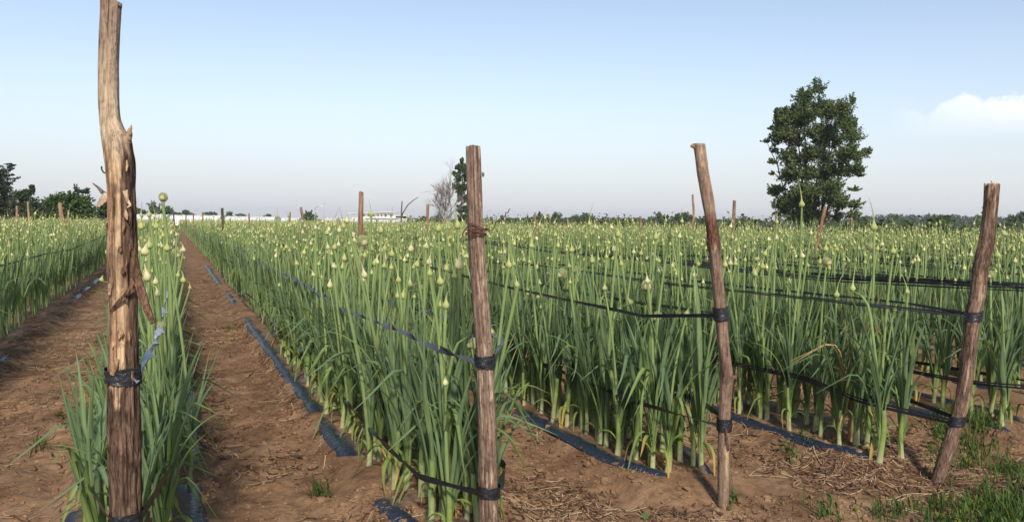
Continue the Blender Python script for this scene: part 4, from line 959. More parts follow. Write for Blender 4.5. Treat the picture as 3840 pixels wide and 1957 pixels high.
# ------------------------------------------------------------------ trees and shrubs
def leafcloud(b, cen, rad, n, size, c0, c1, r, shell=0.5, up=0.35, flat=0.0):
    """n leaves through one ellipsoidal clump"""
    d = r.normal(size=(n, 3)); d /= np.linalg.norm(d, axis=1)[:, None]
    q = r.uniform(0, 1, n) ** (1 / 3); q = shell * (0.55 + 0.45 * q) + (1 - shell) * q
    p = np.asarray(cen) + d * q[:, None] * np.asarray(rad) * (0.8 + 0.4 * vn(d[:, 0] * 3 + cen[0], d[:, 1] * 3 + cen[1], d[:, 2] * 3))[:, None]
    nrm = d * 0.8 + r.normal(size=(n, 3)) * 0.6 + [0, 0, up]; nrm /= np.linalg.norm(nrm, axis=1)[:, None]
    a = np.cross(nrm, r.normal(size=(n, 3))); a /= np.linalg.norm(a, axis=1)[:, None] + 1e-9; e = np.cross(nrm, a)
    s = size * r.uniform(0.6, 1.25, n)[:, None]
    V = np.stack([p + a * s * 0.65, p + e * s * 0.42 + nrm * s * 0.1, p - a * s * 0.5, p - e * s * 0.42 + nrm * s * 0.1], 1)
    f = r.uniform(0, 1, n) * 0.6 + 0.4 * vn(p[:, 0] * 1.2, p[:, 1] * 1.2, p[:, 2] * 1.2)
    c = np.asarray(c0) * (1 - f)[:, None] + np.asarray(c1) * f[:, None]
    b.add(V.reshape(-1, 3), np.arange(n * 4).reshape(-1, 4), None, np.repeat(c, 4, 0))
def sprigs(b, cen, rad, n, per, size, c0, c1, r, up=0.5):
    """n leafy shoots reaching from a clump's core out past its edge"""
    cen, rad = np.asarray(cen, float), np.asarray(rad, float)
    d = r.normal(size=(n, 3)) + [0, 0, up]; d /= np.linalg.norm(d, axis=1)[:, None]
    L_ = r.uniform(0.55, 1.3, n)
    for dd, l in zip(d, L_):
        t = r.uniform(0.1, 1, per) ** 0.8; bend = np.array([0, 0, 0.25 * rad[2]]) * (t ** 2)[:, None]
        p = cen + dd * rad * l * t[:, None] + bend + r.normal(size=(per, 3)) * (0.16 * rad.min() * (1.15 - 0.7 * t))[:, None]
        nr = dd * 0.3 + r.normal(size=(per, 3)) * 0.8 + [0, 0, .4]; nr /= np.linalg.norm(nr, axis=1)[:, None]
        a = np.cross(nr, r.normal(size=(per, 3))); a /= np.linalg.norm(a, axis=1)[:, None] + 1e-9; e = np.cross(nr, a)
        s = size * r.uniform(0.55, 1.25, per)[:, None]
        V = np.stack([p + a * s * 0.6, p + e * s * 0.45, p - a * s * 0.5, p - e * s * 0.45], 1)
        f = np.clip(r.uniform(0, 1) * 0.5 + 0.5 * r.uniform(0, 1, per), 0, 1)
        b.add(V.reshape(-1, 3), np.arange(per * 4).reshape(-1, 4), None, np.repeat(np.asarray(c0) * (1 - f)[:, None] + np.asarray(c1) * f[:, None], 4, 0))
def limb(b, p0, p1, r0, r1, r, sides=6, wob=0.04, n=7, C=(1, 1, 1)):
    p0, p1 = np.asarray(p0, float), np.asarray(p1, float); t = np.linspace(0, 1, n)[:, None]; L_ = np.linalg.norm(p1 - p0)
    p = p0 * (1 - t) + p1 * t + np.sin(t * math.pi) * r.normal(size=3) * wob * L_ + np.sin(t * 2 * math.pi) * r.normal(size=3) * wob * 0.4 * L_
    V, Q, T = tube(p, np.linspace(r0, r1, n), sides, C=C); b.add(V, Q, T, C); return p
def tree_thing(name, base, label, cat, trunk, crown, tmat=M_BARKT, group=None, cmat=M_LEAF):
    o = obj(name, None, loc=tuple(base), label=label, cat=cat, group=group)
    if trunk is not None and trunk.n: child('trunk', trunk.mesh('trunk', tmat), o)
    if crown is not None and crown.n: child('crown', crown.mesh('crown', cmat, False), o)
    return o
def ground_pt(px, D):
    d = ray(px, 830 + (px - 1920) * 0.0105) * D; return np.array([d[0], d[1], 0.0])

# -- the big poplar
DT = 58.0
r = np.random.default_rng(77)
sc_ = 540 / 1182
CLUMP = [(490, 150, 70, 80), (390, 180, 25, 60), (500, 230, 70, 60), (550, 220, 25, 60), (680, 210, 78, 65), (790, 225, 32, 55), (600, 215, 40, 40), (740, 260, 60, 60), (250, 310, 42, 60), (300, 290, 25, 55), (340, 340, 85, 90), (480, 330, 95, 95), (640, 330, 85, 90), (730, 370, 66, 60), (860, 400, 58, 70), (900, 370, 30, 40),
         (185, 405, 26, 22), (180, 505, 42, 20), (230, 460, 50, 50), (300, 480, 80, 60), (450, 470, 95, 90), (600, 500, 90, 80), (740, 520, 85, 75), (880, 480, 58, 36), (240, 580, 46, 34), (975, 605, 36, 34), (900, 625, 60, 40), (830, 640, 70, 50), (700, 640, 105, 75), (500, 640, 105, 75), (330, 650, 85, 65),
         (225, 680, 42, 28), (205, 775, 34, 26), (290, 780, 85, 55), (470, 780, 105, 75), (650, 780, 105, 75), (800, 770, 85, 55), (905, 785, 40, 18), (255, 925, 55, 45), (380, 920, 105, 65), (560, 920, 115, 75), (740, 900, 105, 65), (890, 905, 50, 26), (840, 1000, 80, 42), (700, 1020, 115, 65), (500, 1040, 135, 75), (330, 1050, 75, 75), (222, 1050, 22, 50), (750, 1110, 80, 45), (400, 1130, 95, 45), (570, 1130, 110, 45)]
base = ground_pt(3052, DT); fw = np.array([CF[0], CF[1], 0]); fw /= np.linalg.norm(fw)
cb = MB(); tb = MB(); tips = []
for (x, y, rx_, ry_) in CLUMP:
    c = P(2800 + x * sc_, 300 + y * sc_, DT); k = sc_ / FPX * DT
    hw_ = 3.6 * math.sqrt(max(0.05, 1 - ((x - 570) / 430) ** 2)); rr_ = np.array([rx_ * k, rx_ * k, ry_ * k])
    m_ = (3 if hw_ > 1.6 else 2) if rx_ * ry_ > 2200 else 1
    for q in range(m_):
        cc = c + fw * (r.uniform(-1, 1) * hw_ if q else r.uniform(-.5, .3) * hw_) + [0, 0, r.uniform(-.3, .2) * (m_ > 1)] + np.array([CR[0], CR[1], 0]) * r.normal(0, .12) * (m_ > 1)
        sprigs(cb, cc, rr_ * r.uniform(0.92, 1.12) * [1, 1, r.uniform(0.95, 1.3)], int(8 + rx_ * ry_ / 230), 28, 0.135, (0.050, 0.080, 0.028), (0.150, 0.195, 0.070), r, 0.8)
        tips.append((cc, rr_))
trunkbase = base.copy()
stems = []
for q, (dx, dz, r0) in enumerate([(-1.3, 8.0, .15), (-0.4, 9.2, .20), (1.2, 8.2, .15), (-2.3, 6.0, .10), (2.4, 6.2, .10), (0.5, 7.4, .12)]):
    u = np.array([CR[0], CR[1], 0]); p = limb(tb, trunkbase + u * dx * 0.22 + fw * r.normal(0, .2) - [0, 0, .2], base + u * dx + fw * abs(r.normal(0, 1.0)) + [0, 0, dz], r0, .03, r, 8, 0.03, 12); stems.append(p)
for cc, rr_ in tips:
    st_ = np.concatenate(stems); dz = cc[2] - st_[:, 2]; dd = np.linalg.norm(st_ - cc, axis=1) + np.where(dz < 0.3, 5, 0)
    s0 = st_[np.argmin(dd)]; limb(tb, s0, cc + [0, 0, rr_[2] * 0.4], .045, .012, r, 5, 0.06, 6)
tree_thing('poplar_tree', base, 'big dark green poplar standing alone behind the crop at right', 'tree', tb, cb, M_BARKT)

# -- slender tree half behind the wire-bound post, and the bare tree beside it
DS = 88.0; r = np.random.default_rng(78); base = ground_pt(1733, DS); cb = MB(); tb = MB()
limb(tb, base - [0, 0, .2], P(1735, 625, DS), .16, .03, r, 7, 0.01)
for (x, y, rx_, ry_) in [(1732, 612, 7, 16), (1724, 640, 12, 20), (1742, 640, 12, 20), (1720, 675, 16, 22), (1745, 672, 14, 22), (1722, 712, 15, 20), (1742, 712, 17, 22), (1722, 750, 13, 20), (1744, 752, 16, 20), (1726, 790, 16, 20), (1748, 792, 16, 20), (1735, 825, 26, 20), (1704, 655, 6, 9), (1712, 632, 6, 8), (1760, 690, 8, 14), (1765, 760, 8, 14), (1702, 700, 6, 8)]:
    k = DS / FPX
    for q in range(2):
        sprigs(cb, P(x, y, DS) + fw * r.uniform(-.5, .5), np.array([rx_ * k, rx_ * k, ry_ * k]), 16, 16, .22, (0.042, 0.070, 0.030), (0.095, 0.135, 0.055), r, .7)
tree_thing('slender_tree', base, 'slender dark tree half hidden behind the wire-bound post', 'tree', tb, cb)
r = np.random.default_rng(79); base = ground_pt(1682, DS); tb = MB(); u = np.array([CR[0], CR[1], 0.])
def branch(p0, d, L_, r0, lev):
    p1_ = p0 + d * L_; p = limb(tb, p0, p1_, r0, r0 * 0.45, r, 5 if lev < 2 else 3, 0.05, 6 if lev < 2 else 4)
    if lev >= 4: return
    for q in range((5, 6, 6, 4)[lev]):
        t = r.uniform(0.3, 1.0); s0 = p[min(len(p) - 1, int(t * (len(p) - 1)))]
        nd = d + r.normal(size=3) * (0.42 if lev < 2 else 0.5) + [0, 0, 0.12]; nd /= np.linalg.norm(nd)
        branch(s0, nd, L_ * r.uniform(0.42, 0.68), max(0.010, r0 * 0.5), lev + 1)
for dx, L_ in ((-1.3, 4.4), (-.55, 5.2), (.0, 5.4), (.5, 4.6), (-2.0, 3.2), (-1.0, 3.6)):
    top = base + u * dx * 1.0 + [0, 0, 1.0]; d = np.array([0, 0, 1.]) + u * dx * 0.22 + fw * r.normal(0, .12); d /= np.linalg.norm(d)
    branch(base + u * dx * 0.12 + [0, 0, 0.8], d, L_ * 0.86, .08, 1)
limb(tb, base - [0, 0, .2], base + [0, 0, 1.0], .28, .2, r, 8, 0.01)
o = obj('bare_tree', None, loc=tuple(base), label='leafless pale grey tree with fine twigs left of the slender dark tree', cat='tree')
child('trunk', tb.mesh('trunk', M_BARE), o)
b = MB(); leafcloud(b, base + u * 0.35 + [0, 0, 0.7], (0.5, 0.5, 0.7), 500, .16, (0.12, 0.07, 0.05), (0.22, 0.13, 0.09), r); leafcloud(b, base - u * .2 + [0, 0, 0.3], (0.4, 0.4, 0.5), 200, .16, (0.12, 0.07, 0.05), (0.22, 0.13, 0.09), r)
child('crown', b.mesh('crown', M_LEAF, False), o, 'reddish brown dead growth at the foot')

# -- the dark trees and shrubs at the left edge
def shrub(name, label, px, D, clumps, n, size, c0, c1, seed, shell=0.25, k2=2, dp=0.8, stem=0.06, up=.4):
    r = np.random.default_rng(seed); base = ground_pt(px, D); cb, tb = MB(), MB(); k = D / FPX
    for (x, y, rx_, ry_) in clumps:
        for q in range(k2):
            c = P(x, y, D) + fw * r.uniform(-1, 1) * rx_ * k * dp
            sprigs(cb, c, np.array([rx_ * k, rx_ * k, ry_ * k]) * 1.05, n // 14, 16, size * 1.15, np.array(c0) * 1.6, np.array(c1) * 1.6, r, up)
            if c[2] > 0.6: limb(tb, base + r.normal(0, .1, 3) * [1, 1, 0], c, stem, stem * .25, r, 5, .06, 6)
    return tree_thing(name, base, label, 'tree' if 'tree' in name else 'shrub', tb, cb)
DARK0, DARK1 = (0.016, 0.032, 0.012), (0.050, 0.082, 0.028)
r = np.random.default_rng(80); DL = 62.0; base = ground_pt(10, DL); cb, tb = MB(), MB(); k = DL / FPX
p = limb(tb, base, P(5, 640, DL), .16, .05, r, 7, .03, 10)
for q in range(46):                                # feathery sprays reaching out
    y = r.uniform(610, 790); x0 = r.uniform(-40, 30); ang = r.uniform(-.15, .75); L_ = r.uniform(22, 55) * (1 if y > 660 else .7); sgn = 1 if r.uniform() < .75 else -1
    a0 = P(x0, y, DL + r.uniform(-2, 2)); a1 = P(x0 + sgn * L_ * math.cos(ang), y - L_ * math.sin(ang), DL + r.uniform(-2, 2))
    pp = limb(tb, a0, a1, .03, .008, r, 4, .05, 8)
    for z in pp[1:]: leafcloud(cb, z, np.array([.16, .16, .09]), 22, .10, (0.016, 0.032, 0.018), (0.045, 0.07, 0.035), r, 0, .5)
for (x, y, rx_, ry_) in [(0, 700, 40, 50), (-20, 660, 30, 40), (10, 750, 45, 35), (-10, 800, 50, 40), (-60, 720, 40, 60), (-70, 640, 30, 40)]:
    for q in range(2): leafcloud(cb, P(x, y, DL + r.uniform(-1, 1.5)), np.array([rx_ * k, rx_ * k, ry_ * k]), 480, .15, *((0.014, 0.028, 0.014), (0.042, 0.066, 0.03)), r, .2, .4)
tree_thing('thorn_tree', base, 'dark feathery-branched tree at the left edge', 'tree', tb, cb)
shrub('dark_shrub', 'dull dark shrub between the feathery tree and the domed green bush', 105, 58, [(85, 740, 38, 24), (110, 775, 55, 30), (130, 800, 45, 24), (60, 790, 45, 30), (150, 812, 45, 16), (120, 718, 8, 18), (100, 722, 10, 10)], 520, .13, (0.018, 0.03, 0.014), (0.05, 0.07, 0.032), 81)
shrub('domed_bush', 'broad domed dark green bush left of the tall stripped post', 255, 60, [(215, 755, 42, 22), (260, 752, 45, 24), (300, 765, 42, 24), (185, 780, 38, 22), (245, 785, 60, 26), (310, 795, 40, 22), (175, 810, 40, 18), (260, 812, 60, 18), (330, 812, 28, 16)], 620, .14, (0.022, 0.046, 0.012), (0.065, 0.105, 0.026), 82)
shrub('wispy_shrub', 'wispy shrub top showing above the domed bush', 300, 72, [(286, 715, 10, 20), (305, 722, 18, 12), (325, 720, 10, 14), (295, 745, 22, 16), (318, 750, 26, 16), (330, 770, 18, 18)], 150, .13, (0.02, 0.036, 0.02), (0.05, 0.075, 0.04), 83)
shrub('dark_shrub', 'dark shrub just left of the tall stripped post', 385, 64, [(385, 790, 24, 24), (372, 812, 24, 16), (410, 800, 26, 26), (440, 812, 22, 16), (395, 770, 14, 12)], 330, .14, DARK0, DARK1, 84)
# small far trees along the skyline: centre x, top y, half width, distance, label
FT = [(600, 762, 26, 190, 'pair of grey-green round trees beyond the left end of the white tunnel', [(578, 785, 20, 22), (595, 795, 25, 14), (632, 793, 18, 16), (648, 802, 12, 10)]),
      (525, 775, 26, 170, 'low dark trees seen just right of the tall post', [(500, 792, 18, 16), (525, 798, 18, 10), (480, 790, 14, 16)]),
      (697, 787, 14, 200, 'small dark trees above the white tunnel near the path', [(697, 800, 12, 10), (670, 806, 14, 6), (720, 808, 12, 5)]),
      (790, 797, 22, 210, 'flat dark tree above the middle of the white tunnel', [(778, 806, 18, 8), (798, 805, 14, 8)]),
      (862, 797, 11, 210, 'small dark tree behind the blackish post', [(862, 807, 11, 10), (905, 808, 14, 5)]),
      (1003, 805, 12, 220, 'small dark tree over the right end of the long tunnel', [(1003, 812, 13, 6)]),
      (1165, 795, 20, 150, 'round dark tree left of the lamp post', [(1160, 808, 16, 14), (1178, 815, 14, 12), (1148, 822, 12, 10), (1168, 826, 24, 8)]),
      (1595, 815, 22, 170, 'dark bush left of the bare tree', [(1590, 826, 16, 12), (1572, 832, 16, 8)]),
      (1645, 812, 18, 170, 'dark bush at the foot of the bare tree', [(1643, 824, 15, 12), (1655, 832, 18, 8)]),
      (2025, 810, 18, 190, 'first round tree on the skyline right of the wire-bound post', [(2025, 820, 15, 18), (2025, 832, 20, 13)]),
      (2085, 806, 26, 190, 'second round tree on the skyline right of the wire-bound post', [(2085, 818, 22, 19), (2085, 832, 26, 13)]),
      (2185, 812, 50, 200, 'broad low tree group midway between the two middle posts', [(2160, 826, 24, 16), (2195, 820, 24, 17), (2215, 828, 22, 15)]),
      (2475, 810, 30, 190, 'round grey-green tree left of the kinked post', [(2475, 820, 22, 18), (2455, 830, 22, 15), (2490, 832, 24, 13)]),
      (2560, 810, 45, 200, 'broad grey-green trees just left of the kinked post', [(2545, 824, 22, 17), (2572, 820, 24, 18), (2595, 828, 20, 15)]),
      (2640, 820, 24, 210, 'low far trees behind the kinked post', [(2640, 832, 22, 15), (2670, 836, 18, 13)]),
      (2785, 818, 34, 210, 'low far trees right of the kinked post', [(2790, 834, 26, 17), (2830, 838, 22, 13), (2760, 836, 16, 13)]),
      (3520, 805, 40, 140, 'round bush in the far hedge left of the leaning post', [(3500, 832, 28, 22), (3535, 830, 28, 22), (3518, 845, 45, 16)]),
      (3810, 800, 30, 140, 'small far tree at the right edge', [(3805, 828, 20, 18), (3832, 820, 16, 22), (3800, 842, 30, 14)])]
for q, (px, yt, hw_, D, lb, cls) in enumerate(FT):
    shrub('far_tree', lb, px, D, cls, 230, .0040 * D * 0.55, (0.035, 0.058, 0.026), (0.085, 0.115, 0.055), 120 + q, .3, 2, .7, .12)
# distant belt of woodland on the right horizon: one mass nobody could count
r = np.random.default_rng(90); b = MB()
for x in np.arange(1880, 4300, 16):
    hx = 830 + (x - 1920) * 0.0105; rise = 9 + 20 * sst(np.array(x), 3080, 3350) + 16 * (fbm(np.array(x / 70.), 0, 0, 3) - .5)
    D = 330 + 120 * r.uniform(); k = D / FPX
    for q in range(2): leafcloud(b, P(x + r.uniform(-8, 8), hx - rise * 0.35 + 5, D + r.uniform(-20, 20)), np.array([18 * k, 18 * k, (10 + rise * .8) * k]), 190, 1.0, (0.05, 0.075, 0.04), (0.10, 0.13, 0.07), r, .3, .4)
for x in np.arange(-500, 420, 20):
    hx = 830 + (x - 1920) * 0.0105; D = 300 + 60 * r.uniform(); k = D / FPX
    leafcloud(b, P(x, hx - 3, D), np.array([18 * k, 18 * k, 12 * k]), 150, 1.0, (0.04, 0.06, 0.035), (0.08, 0.105, 0.055), r, .3, .4)
obj('far_woodland', b.mesh('far_woodland', M_LEAF, False), label='far grey-green belt of woodland along the horizon', cat='woodland', kind='stuff')
# tall weeds along the far edge of the crop
b = MB(); r = np.random.default_rng(91)
for q in range(1150):
    x = 27.3 + abs(r.normal(0, 1.6)); y = r.uniform(8, 105); z = r.uniform(0.7, 1.45) + (r.uniform(.5, 1.1) if r.uniform() < .13 else 0) + (0.25 if y < 26 else 0)
    tip = np.array([x + r.normal(0, .12), y + r.normal(0, .12), z]); V, Q, T = tube(np.array([[x, y, 0], [(x + tip[0]) / 2, (y + tip[1]) / 2, z * .55], tip]), [.009, .007, .003], 3, False); b.add(V, Q, None, (0.10, 0.125, 0.06))
    n = int(r.integers(10, 22)); t = r.uniform(.2, 1, n); cpt = np.array([x, y, 0]) * (1 - t)[:, None] + tip * t[:, None]
    for c, tt in zip(cpt[::2], t[::2]): leafcloud(b, c, np.array([.12, .12, .10]) * (1.2 - tt * .8), 5, .09, (0.05, 0.08, 0.03), (0.10, 0.135, 0.055), r, 0, .3)
for q in range(900):                               # lower skirt of grass
    x = 27.0 + r.uniform(0, 6); y = r.uniform(6, 110); leafcloud(b, (x, y, .35), np.array([.5, .5, .45]), 12, .22, (0.05, 0.085, 0.025), (0.10, 0.14, 0.05), r, 0, .2)
for q in range(420):                               # bushy growth behind them
    x = 29 + r.uniform(0, 11); y = r.uniform(4, 110); h = r.uniform(.8, 1.5) + .35 * vn(x * .3, y * .15, 2); leafcloud(b, (x, y, h * .6), np.array([1.0, 1.0, h * .75]), 46, .26, (0.04, 0.068, 0.022), (0.09, 0.125, 0.045), r, .3, .3)
obj('tall_weeds', b.mesh('tall_weeds', M_LEAF, False), label='tall seedy weeds and grass along the far edge of the crop', cat='weeds', kind='stuff')

# ------------------------------------------------------------------ white tunnels, building, poles
M_WHITE = plain('white_film', (0.66, 0.66, 0.68), 0.45, 0.4, 0, 0.9, 0.25)
M_WALL = plain('white_render', (0.80, 0.79, 0.77), 0.7, 0.2, 0, 0.5, 0.15)
M_GLASS = plain('dark_pane', (0.10, 0.085, 0.075), 0.15, 0.6)
M_GREY = plain('grey_metal', (0.35, 0.36, 0.37), 0.5, 0.4)
def local(px, D): return ground_pt(px, D)
def arch(x0, x1, hw_, h, ribs, n=14):
    a = np.linspace(0, math.pi, n); y = -np.cos(a) * hw_; z = h * np.sin(a) ** 0.62
    xs = np.linspace(x0, x1, ribs * 4 + 1); sag = 1 - 0.035 * np.abs(np.sin(np.linspace(0, math.pi * ribs, len(xs))))
    V = np.stack([np.repeat(xs[:, None], n, 1), sag[:, None] * y[None], sag[:, None] * z[None]], -1).reshape(-1, 3)
    j = (np.arange(len(xs) - 1)[:, None] * n + np.arange(n - 1)[None, :]).ravel(); Q = np.stack([j, j + 1, j + n + 1, j + n], 1)
    return V, Q, np.stack([0 * a, y, z], 1)
def tunnel(pxa, pxb, D, top, label, rot=0.0, hw_=2.6, ribs=None):
    pm_ = (pxa + pxb) / 2; c = local(pm_, D); Lx = (pxb - pxa) / FPX * D; h = CAMH + (830 + (pm_ - 1920) * 0.0105 - top) / FPX * D
    o = obj('polytunnel', None, loc=tuple(c), label=label, cat='polytunnel', group='white polytunnels beyond the crop'); o.rotation_euler[2] = -YAW + rot
    ribs = ribs or max(3, int(Lx / 2))
    V, Q, sec = arch(-Lx / 2, Lx / 2, hw_, h, ribs); obj('film_cover', mkmesh('film_cover', V, Q, np.zeros((0, 3), int), None, M_WHITE), o)
    for s in (-1, 1):
        T = [(0, k, k + 1) if s < 0 else (0, k + 1, k) for k in range(1, len(sec) - 1)]
        obj('end_wall', mkmesh('end_wall', sec * [1, 1, .995] + [s * (Lx / 2 - .01), 0, 0], np.zeros((0, 4), int), T, None, M_WHITE, False), o)
    for x in np.linspace(-Lx / 2, Lx / 2, ribs + 1):
        V, Q, T = tube(sec * 1.006 + [x, 0, 0], .03, 5); obj('hoop', mkmesh('hoop', V, Q, T, None, M_GREY), o)
    return o
tunnel(440, 640, 165, 803, 'long white tunnel reaching out from behind the tall stripped post')
tunnel(652, 838, 162, 806, 'long white tunnel over the end of the bare path')
tunnel(858, 1041, 158, 811, 'long white tunnel whose rounded end stops left of the small ones')
tunnel(1064, 1130, 170, 815, 'small white tunnel behind the grey crooked post')
tunnel(1223, 1268, 172, 816, 'white boxy tunnel left of the stout post')
tunnel(1271, 1300, 176, 818, 'narrow white tunnel just left of the stout post', hw_=3)
tunnel(1302, 1420, 190, 821, 'low white tunnel in front of the left half of the building')
tunnel(1423, 1532, 190, 822, 'low white tunnel in front of the right half of the building')
# two-storey white building
DB = 420.0; c = local(1425, DB); kb = DB / FPX; hzB = 830 + (1425 - 1920) * 0.0105
bo = obj('building', None, loc=tuple(c), label='long white two-storey building with window bays and a sloping flat roof', cat='building'); bo.rotation_euler[2] = -YAW
def bx(name, x0, x1, y0, y1, z0, z1, mat, par=bo, sl=0.0):
    V, Q = box(x0, x1, y0, y1, z0, z1)
    if sl: V[:, 2] += (V[:, 0] - x0) * sl
    return obj(name, mkmesh(name, V, Q, np.zeros((0, 3), int), None, mat, False), par)
X_ = lambda px: (px - 1425) * kb
Zp = lambda py: CAMH + (hzB - py) * kb
bx('ground_floor_wall', X_(1322), X_(1533), -1, 12, 0, Zp(817), M_WALL)
bx('upper_floor_wall', X_(1345), X_(1483), 0, 11, Zp(817) + .003, Zp(799), M_WALL)
bx('roof', X_(1308), X_(1487), -2.5, 12, Zp(803), Zp(801), M_WALL, sl=(Zp(795) - Zp(803)) / (X_(1487) - X_(1308)))
bx('terrace_slab', X_(1372), X_(1500), -3, -1.003, Zp(818.5), Zp(816.5), M_WALL)
bx('wing_roof', X_(1484), X_(1536), -2, 10, Zp(809), Zp(806.5), M_WALL)
bx('wing_wall', X_(1531), X_(1535), -1.8, 9.8, Zp(817) + .003, Zp(809) - .003, M_WALL)
wr_ = bx('wing_recess', X_(1488), X_(1530), 1.0, 9, Zp(817) + .003, Zp(809) - .003, plain('shaded_green', (0.10, 0.11, 0.08), .8))
for q, (a, b_) in enumerate([(1352, 1366), (1380, 1394), (1399, 1407), (1414, 1422), (1428, 1436), (1441, 1452), (1461, 1474)]):
    w_ = bx('window', X_(a), X_(b_), -.18, -.003, Zp(815), Zp(802.5), M_WALL)
    obj('pane', mkmesh('pane', *box(X_(a) + .25, X_(b_) - .25, -.22, -.183, Zp(815) + .2, Zp(802.5) - .2), np.zeros((0, 3), int), None, M_GLASS, False), w_)
for px in (1375, 1408, 1424, 1438, 1456, 1479): bx('column', X_(px), X_(px + 1.6), -2.4, -2.1, Zp(816.5), Zp(801), M_WALL)
# lamp posts and utility poles
def pole(px, yt, D, label, r0=.07, arms=(), lamp=False, name='utility_pole'):
    c = local(px, D); h = P(px, yt, D)[2]; o = obj(name, None, loc=tuple(c), label=label, cat='pole')
    V, Q, T = tube(np.array([[0, 0, -.1], [0, 0, h * .5], [0, 0, h]]), [r0 * 1.3, r0 * 1.1, r0], 7); obj('mast', mkmesh('mast', V, Q, T, None, M_GREY), o)
    for (f, w_) in arms:
        V, Q = box(-w_, w_, -.05, .05, h * f - .05, h * f + .05); a = obj('crossarm', mkmesh('crossarm', V, Q, np.zeros((0, 3), int), None, M_GREY, False), o); a.rotation_euler[2] = -YAW
    if lamp:
        V, Q, T = tube(np.array([[0, 0, h - .02], [.25, 0, h + .35], [.9, 0, h + .5]]), [.05, .045, .03], 6); a = obj('lamp_arm', mkmesh('lamp_arm', V, Q, T, None, M_GREY), o); a.rotation_euler[2] = -YAW
        V, Q = box(.75, 1.4, -.12, .12, h + .46, h + .56); a = obj('lamp_head', mkmesh('lamp_head', V, Q, np.zeros((0, 3), int), None, M_WHITE, False), o); a.rotation_euler[2] = -YAW
pole(1181, 784, 120, 'lamp post standing right of the round dark tree', .06, lamp=True, name='lamp_post')
pole(1214, 764, 150, 'thin mast between the lamp post and the stout post', .05, ((.97, .5),))
pole(735, 783, 260, 'utility pole above the white tunnel', .12, ((.95, .9), (.86, .7)))
pole(1838, 785, 240, 'faint utility pole just right of the wire-bound post', .12, ((.95, 1.0), (.85, .8)))
pole(2556, 783, 420, 'far lattice-like power pole left of the kinked post', .22, ((.95, 1.2), (.85, 1.6), (.75, 1.2)))
pole(537, 775, 200, 'thin far pole between the tall post and the round trees', .05)

# ------------------------------------------------------------------ things lying and growing on the soil
r = np.random.default_rng(95); b = MB()
def inpath(n, x0, x1, y0, y1): return np.stack([r.uniform(x0, x1, n), r.uniform(y0, y1, n)], 1)
zones = [(700, .10, .95, 3.2, 9), (500, -1.75, -.45, 3.5, 11), (420, 1.65, 2.5, 3.2, 6), (900, .9, 4.6, 2.7, 3.9), (250, 3.1, 4.0, 3.2, 6), (450, 3.6, 5.6, 2.7, 4.0), (250, 4.6, 5.4, 3.4, 6), (900, .05, .95, 8, 22), (1100, -1.75, -.45, 9, 24)]
LC = np.array([(0.42, 0.30, 0.19), (0.105, 0.062, 0.04), (0.22, 0.14, 0.088), (0.075, 0.045, 0.032), (0.5, 0.4, 0.24)])
for n, x0, x1, y0, y1 in zones:
    n = int(n * 3.4); q = inpath(n, x0, x1, y0, y1); k = vn(q[:, 0] * 1.6, q[:, 1] * 1.6, 3); q = q[r.uniform(size=n) < (k - .25) * 2.6]; n = len(q); m_ = 4
    dark = r.uniform(size=n) < .78; L_ = np.where(dark, r.uniform(.02, .10, n), r.uniform(.05, .24, n))[:, None]; a = r.uniform(0, 6.28, n)[:, None]; cu = r.normal(0, .7, n)[:, None]; t = np.linspace(-.5, .5, m_)[None]
    xs = q[:, :1] + L_ * (t * np.cos(a) - cu * t * t * np.sin(a)); ys = q[:, 1:] + L_ * (t * np.sin(a) + cu * t * t * np.cos(a)); zs = hgt(xs, ys) + .006 + .014 * r.uniform(size=(n, 1)) * np.abs(t) * 2
    w_ = np.where(dark, r.uniform(.0015, .0065, n), r.uniform(.001, .0032, n))[:, None]; sx, sy = -np.sin(a) * w_, np.cos(a) * w_
    V = np.stack([np.stack([xs + sx, ys + sy, zs], -1), np.stack([xs, ys, zs + w_ * .8], -1), np.stack([xs - sx, ys - sy, zs], -1)], 2)
    j = (np.arange(m_ - 1)[:, None] * 3 + np.arange(2)[None, :]).ravel(); Q1 = np.stack([j, j + 1, j + 4, j + 3], 1)
    c = np.where(dark[:, None], LC[r.choice([1, 3, 2], n)], LC[r.choice([0, 2, 4], n)]) * r.uniform(.8, 1.2, (n, 1))
    b.add(V.reshape(-1, 3), (Q1[None] + (np.arange(n) * m_ * 3)[:, None, None]).reshape(-1, 4), None, np.repeat(c, m_ * 3, 0))
obj('dry_litter', b.mesh('dry_litter', M_ATTR), label='dry straw, roots and dead leaf scraps strewn over the soil', cat='litter', kind='stuff')
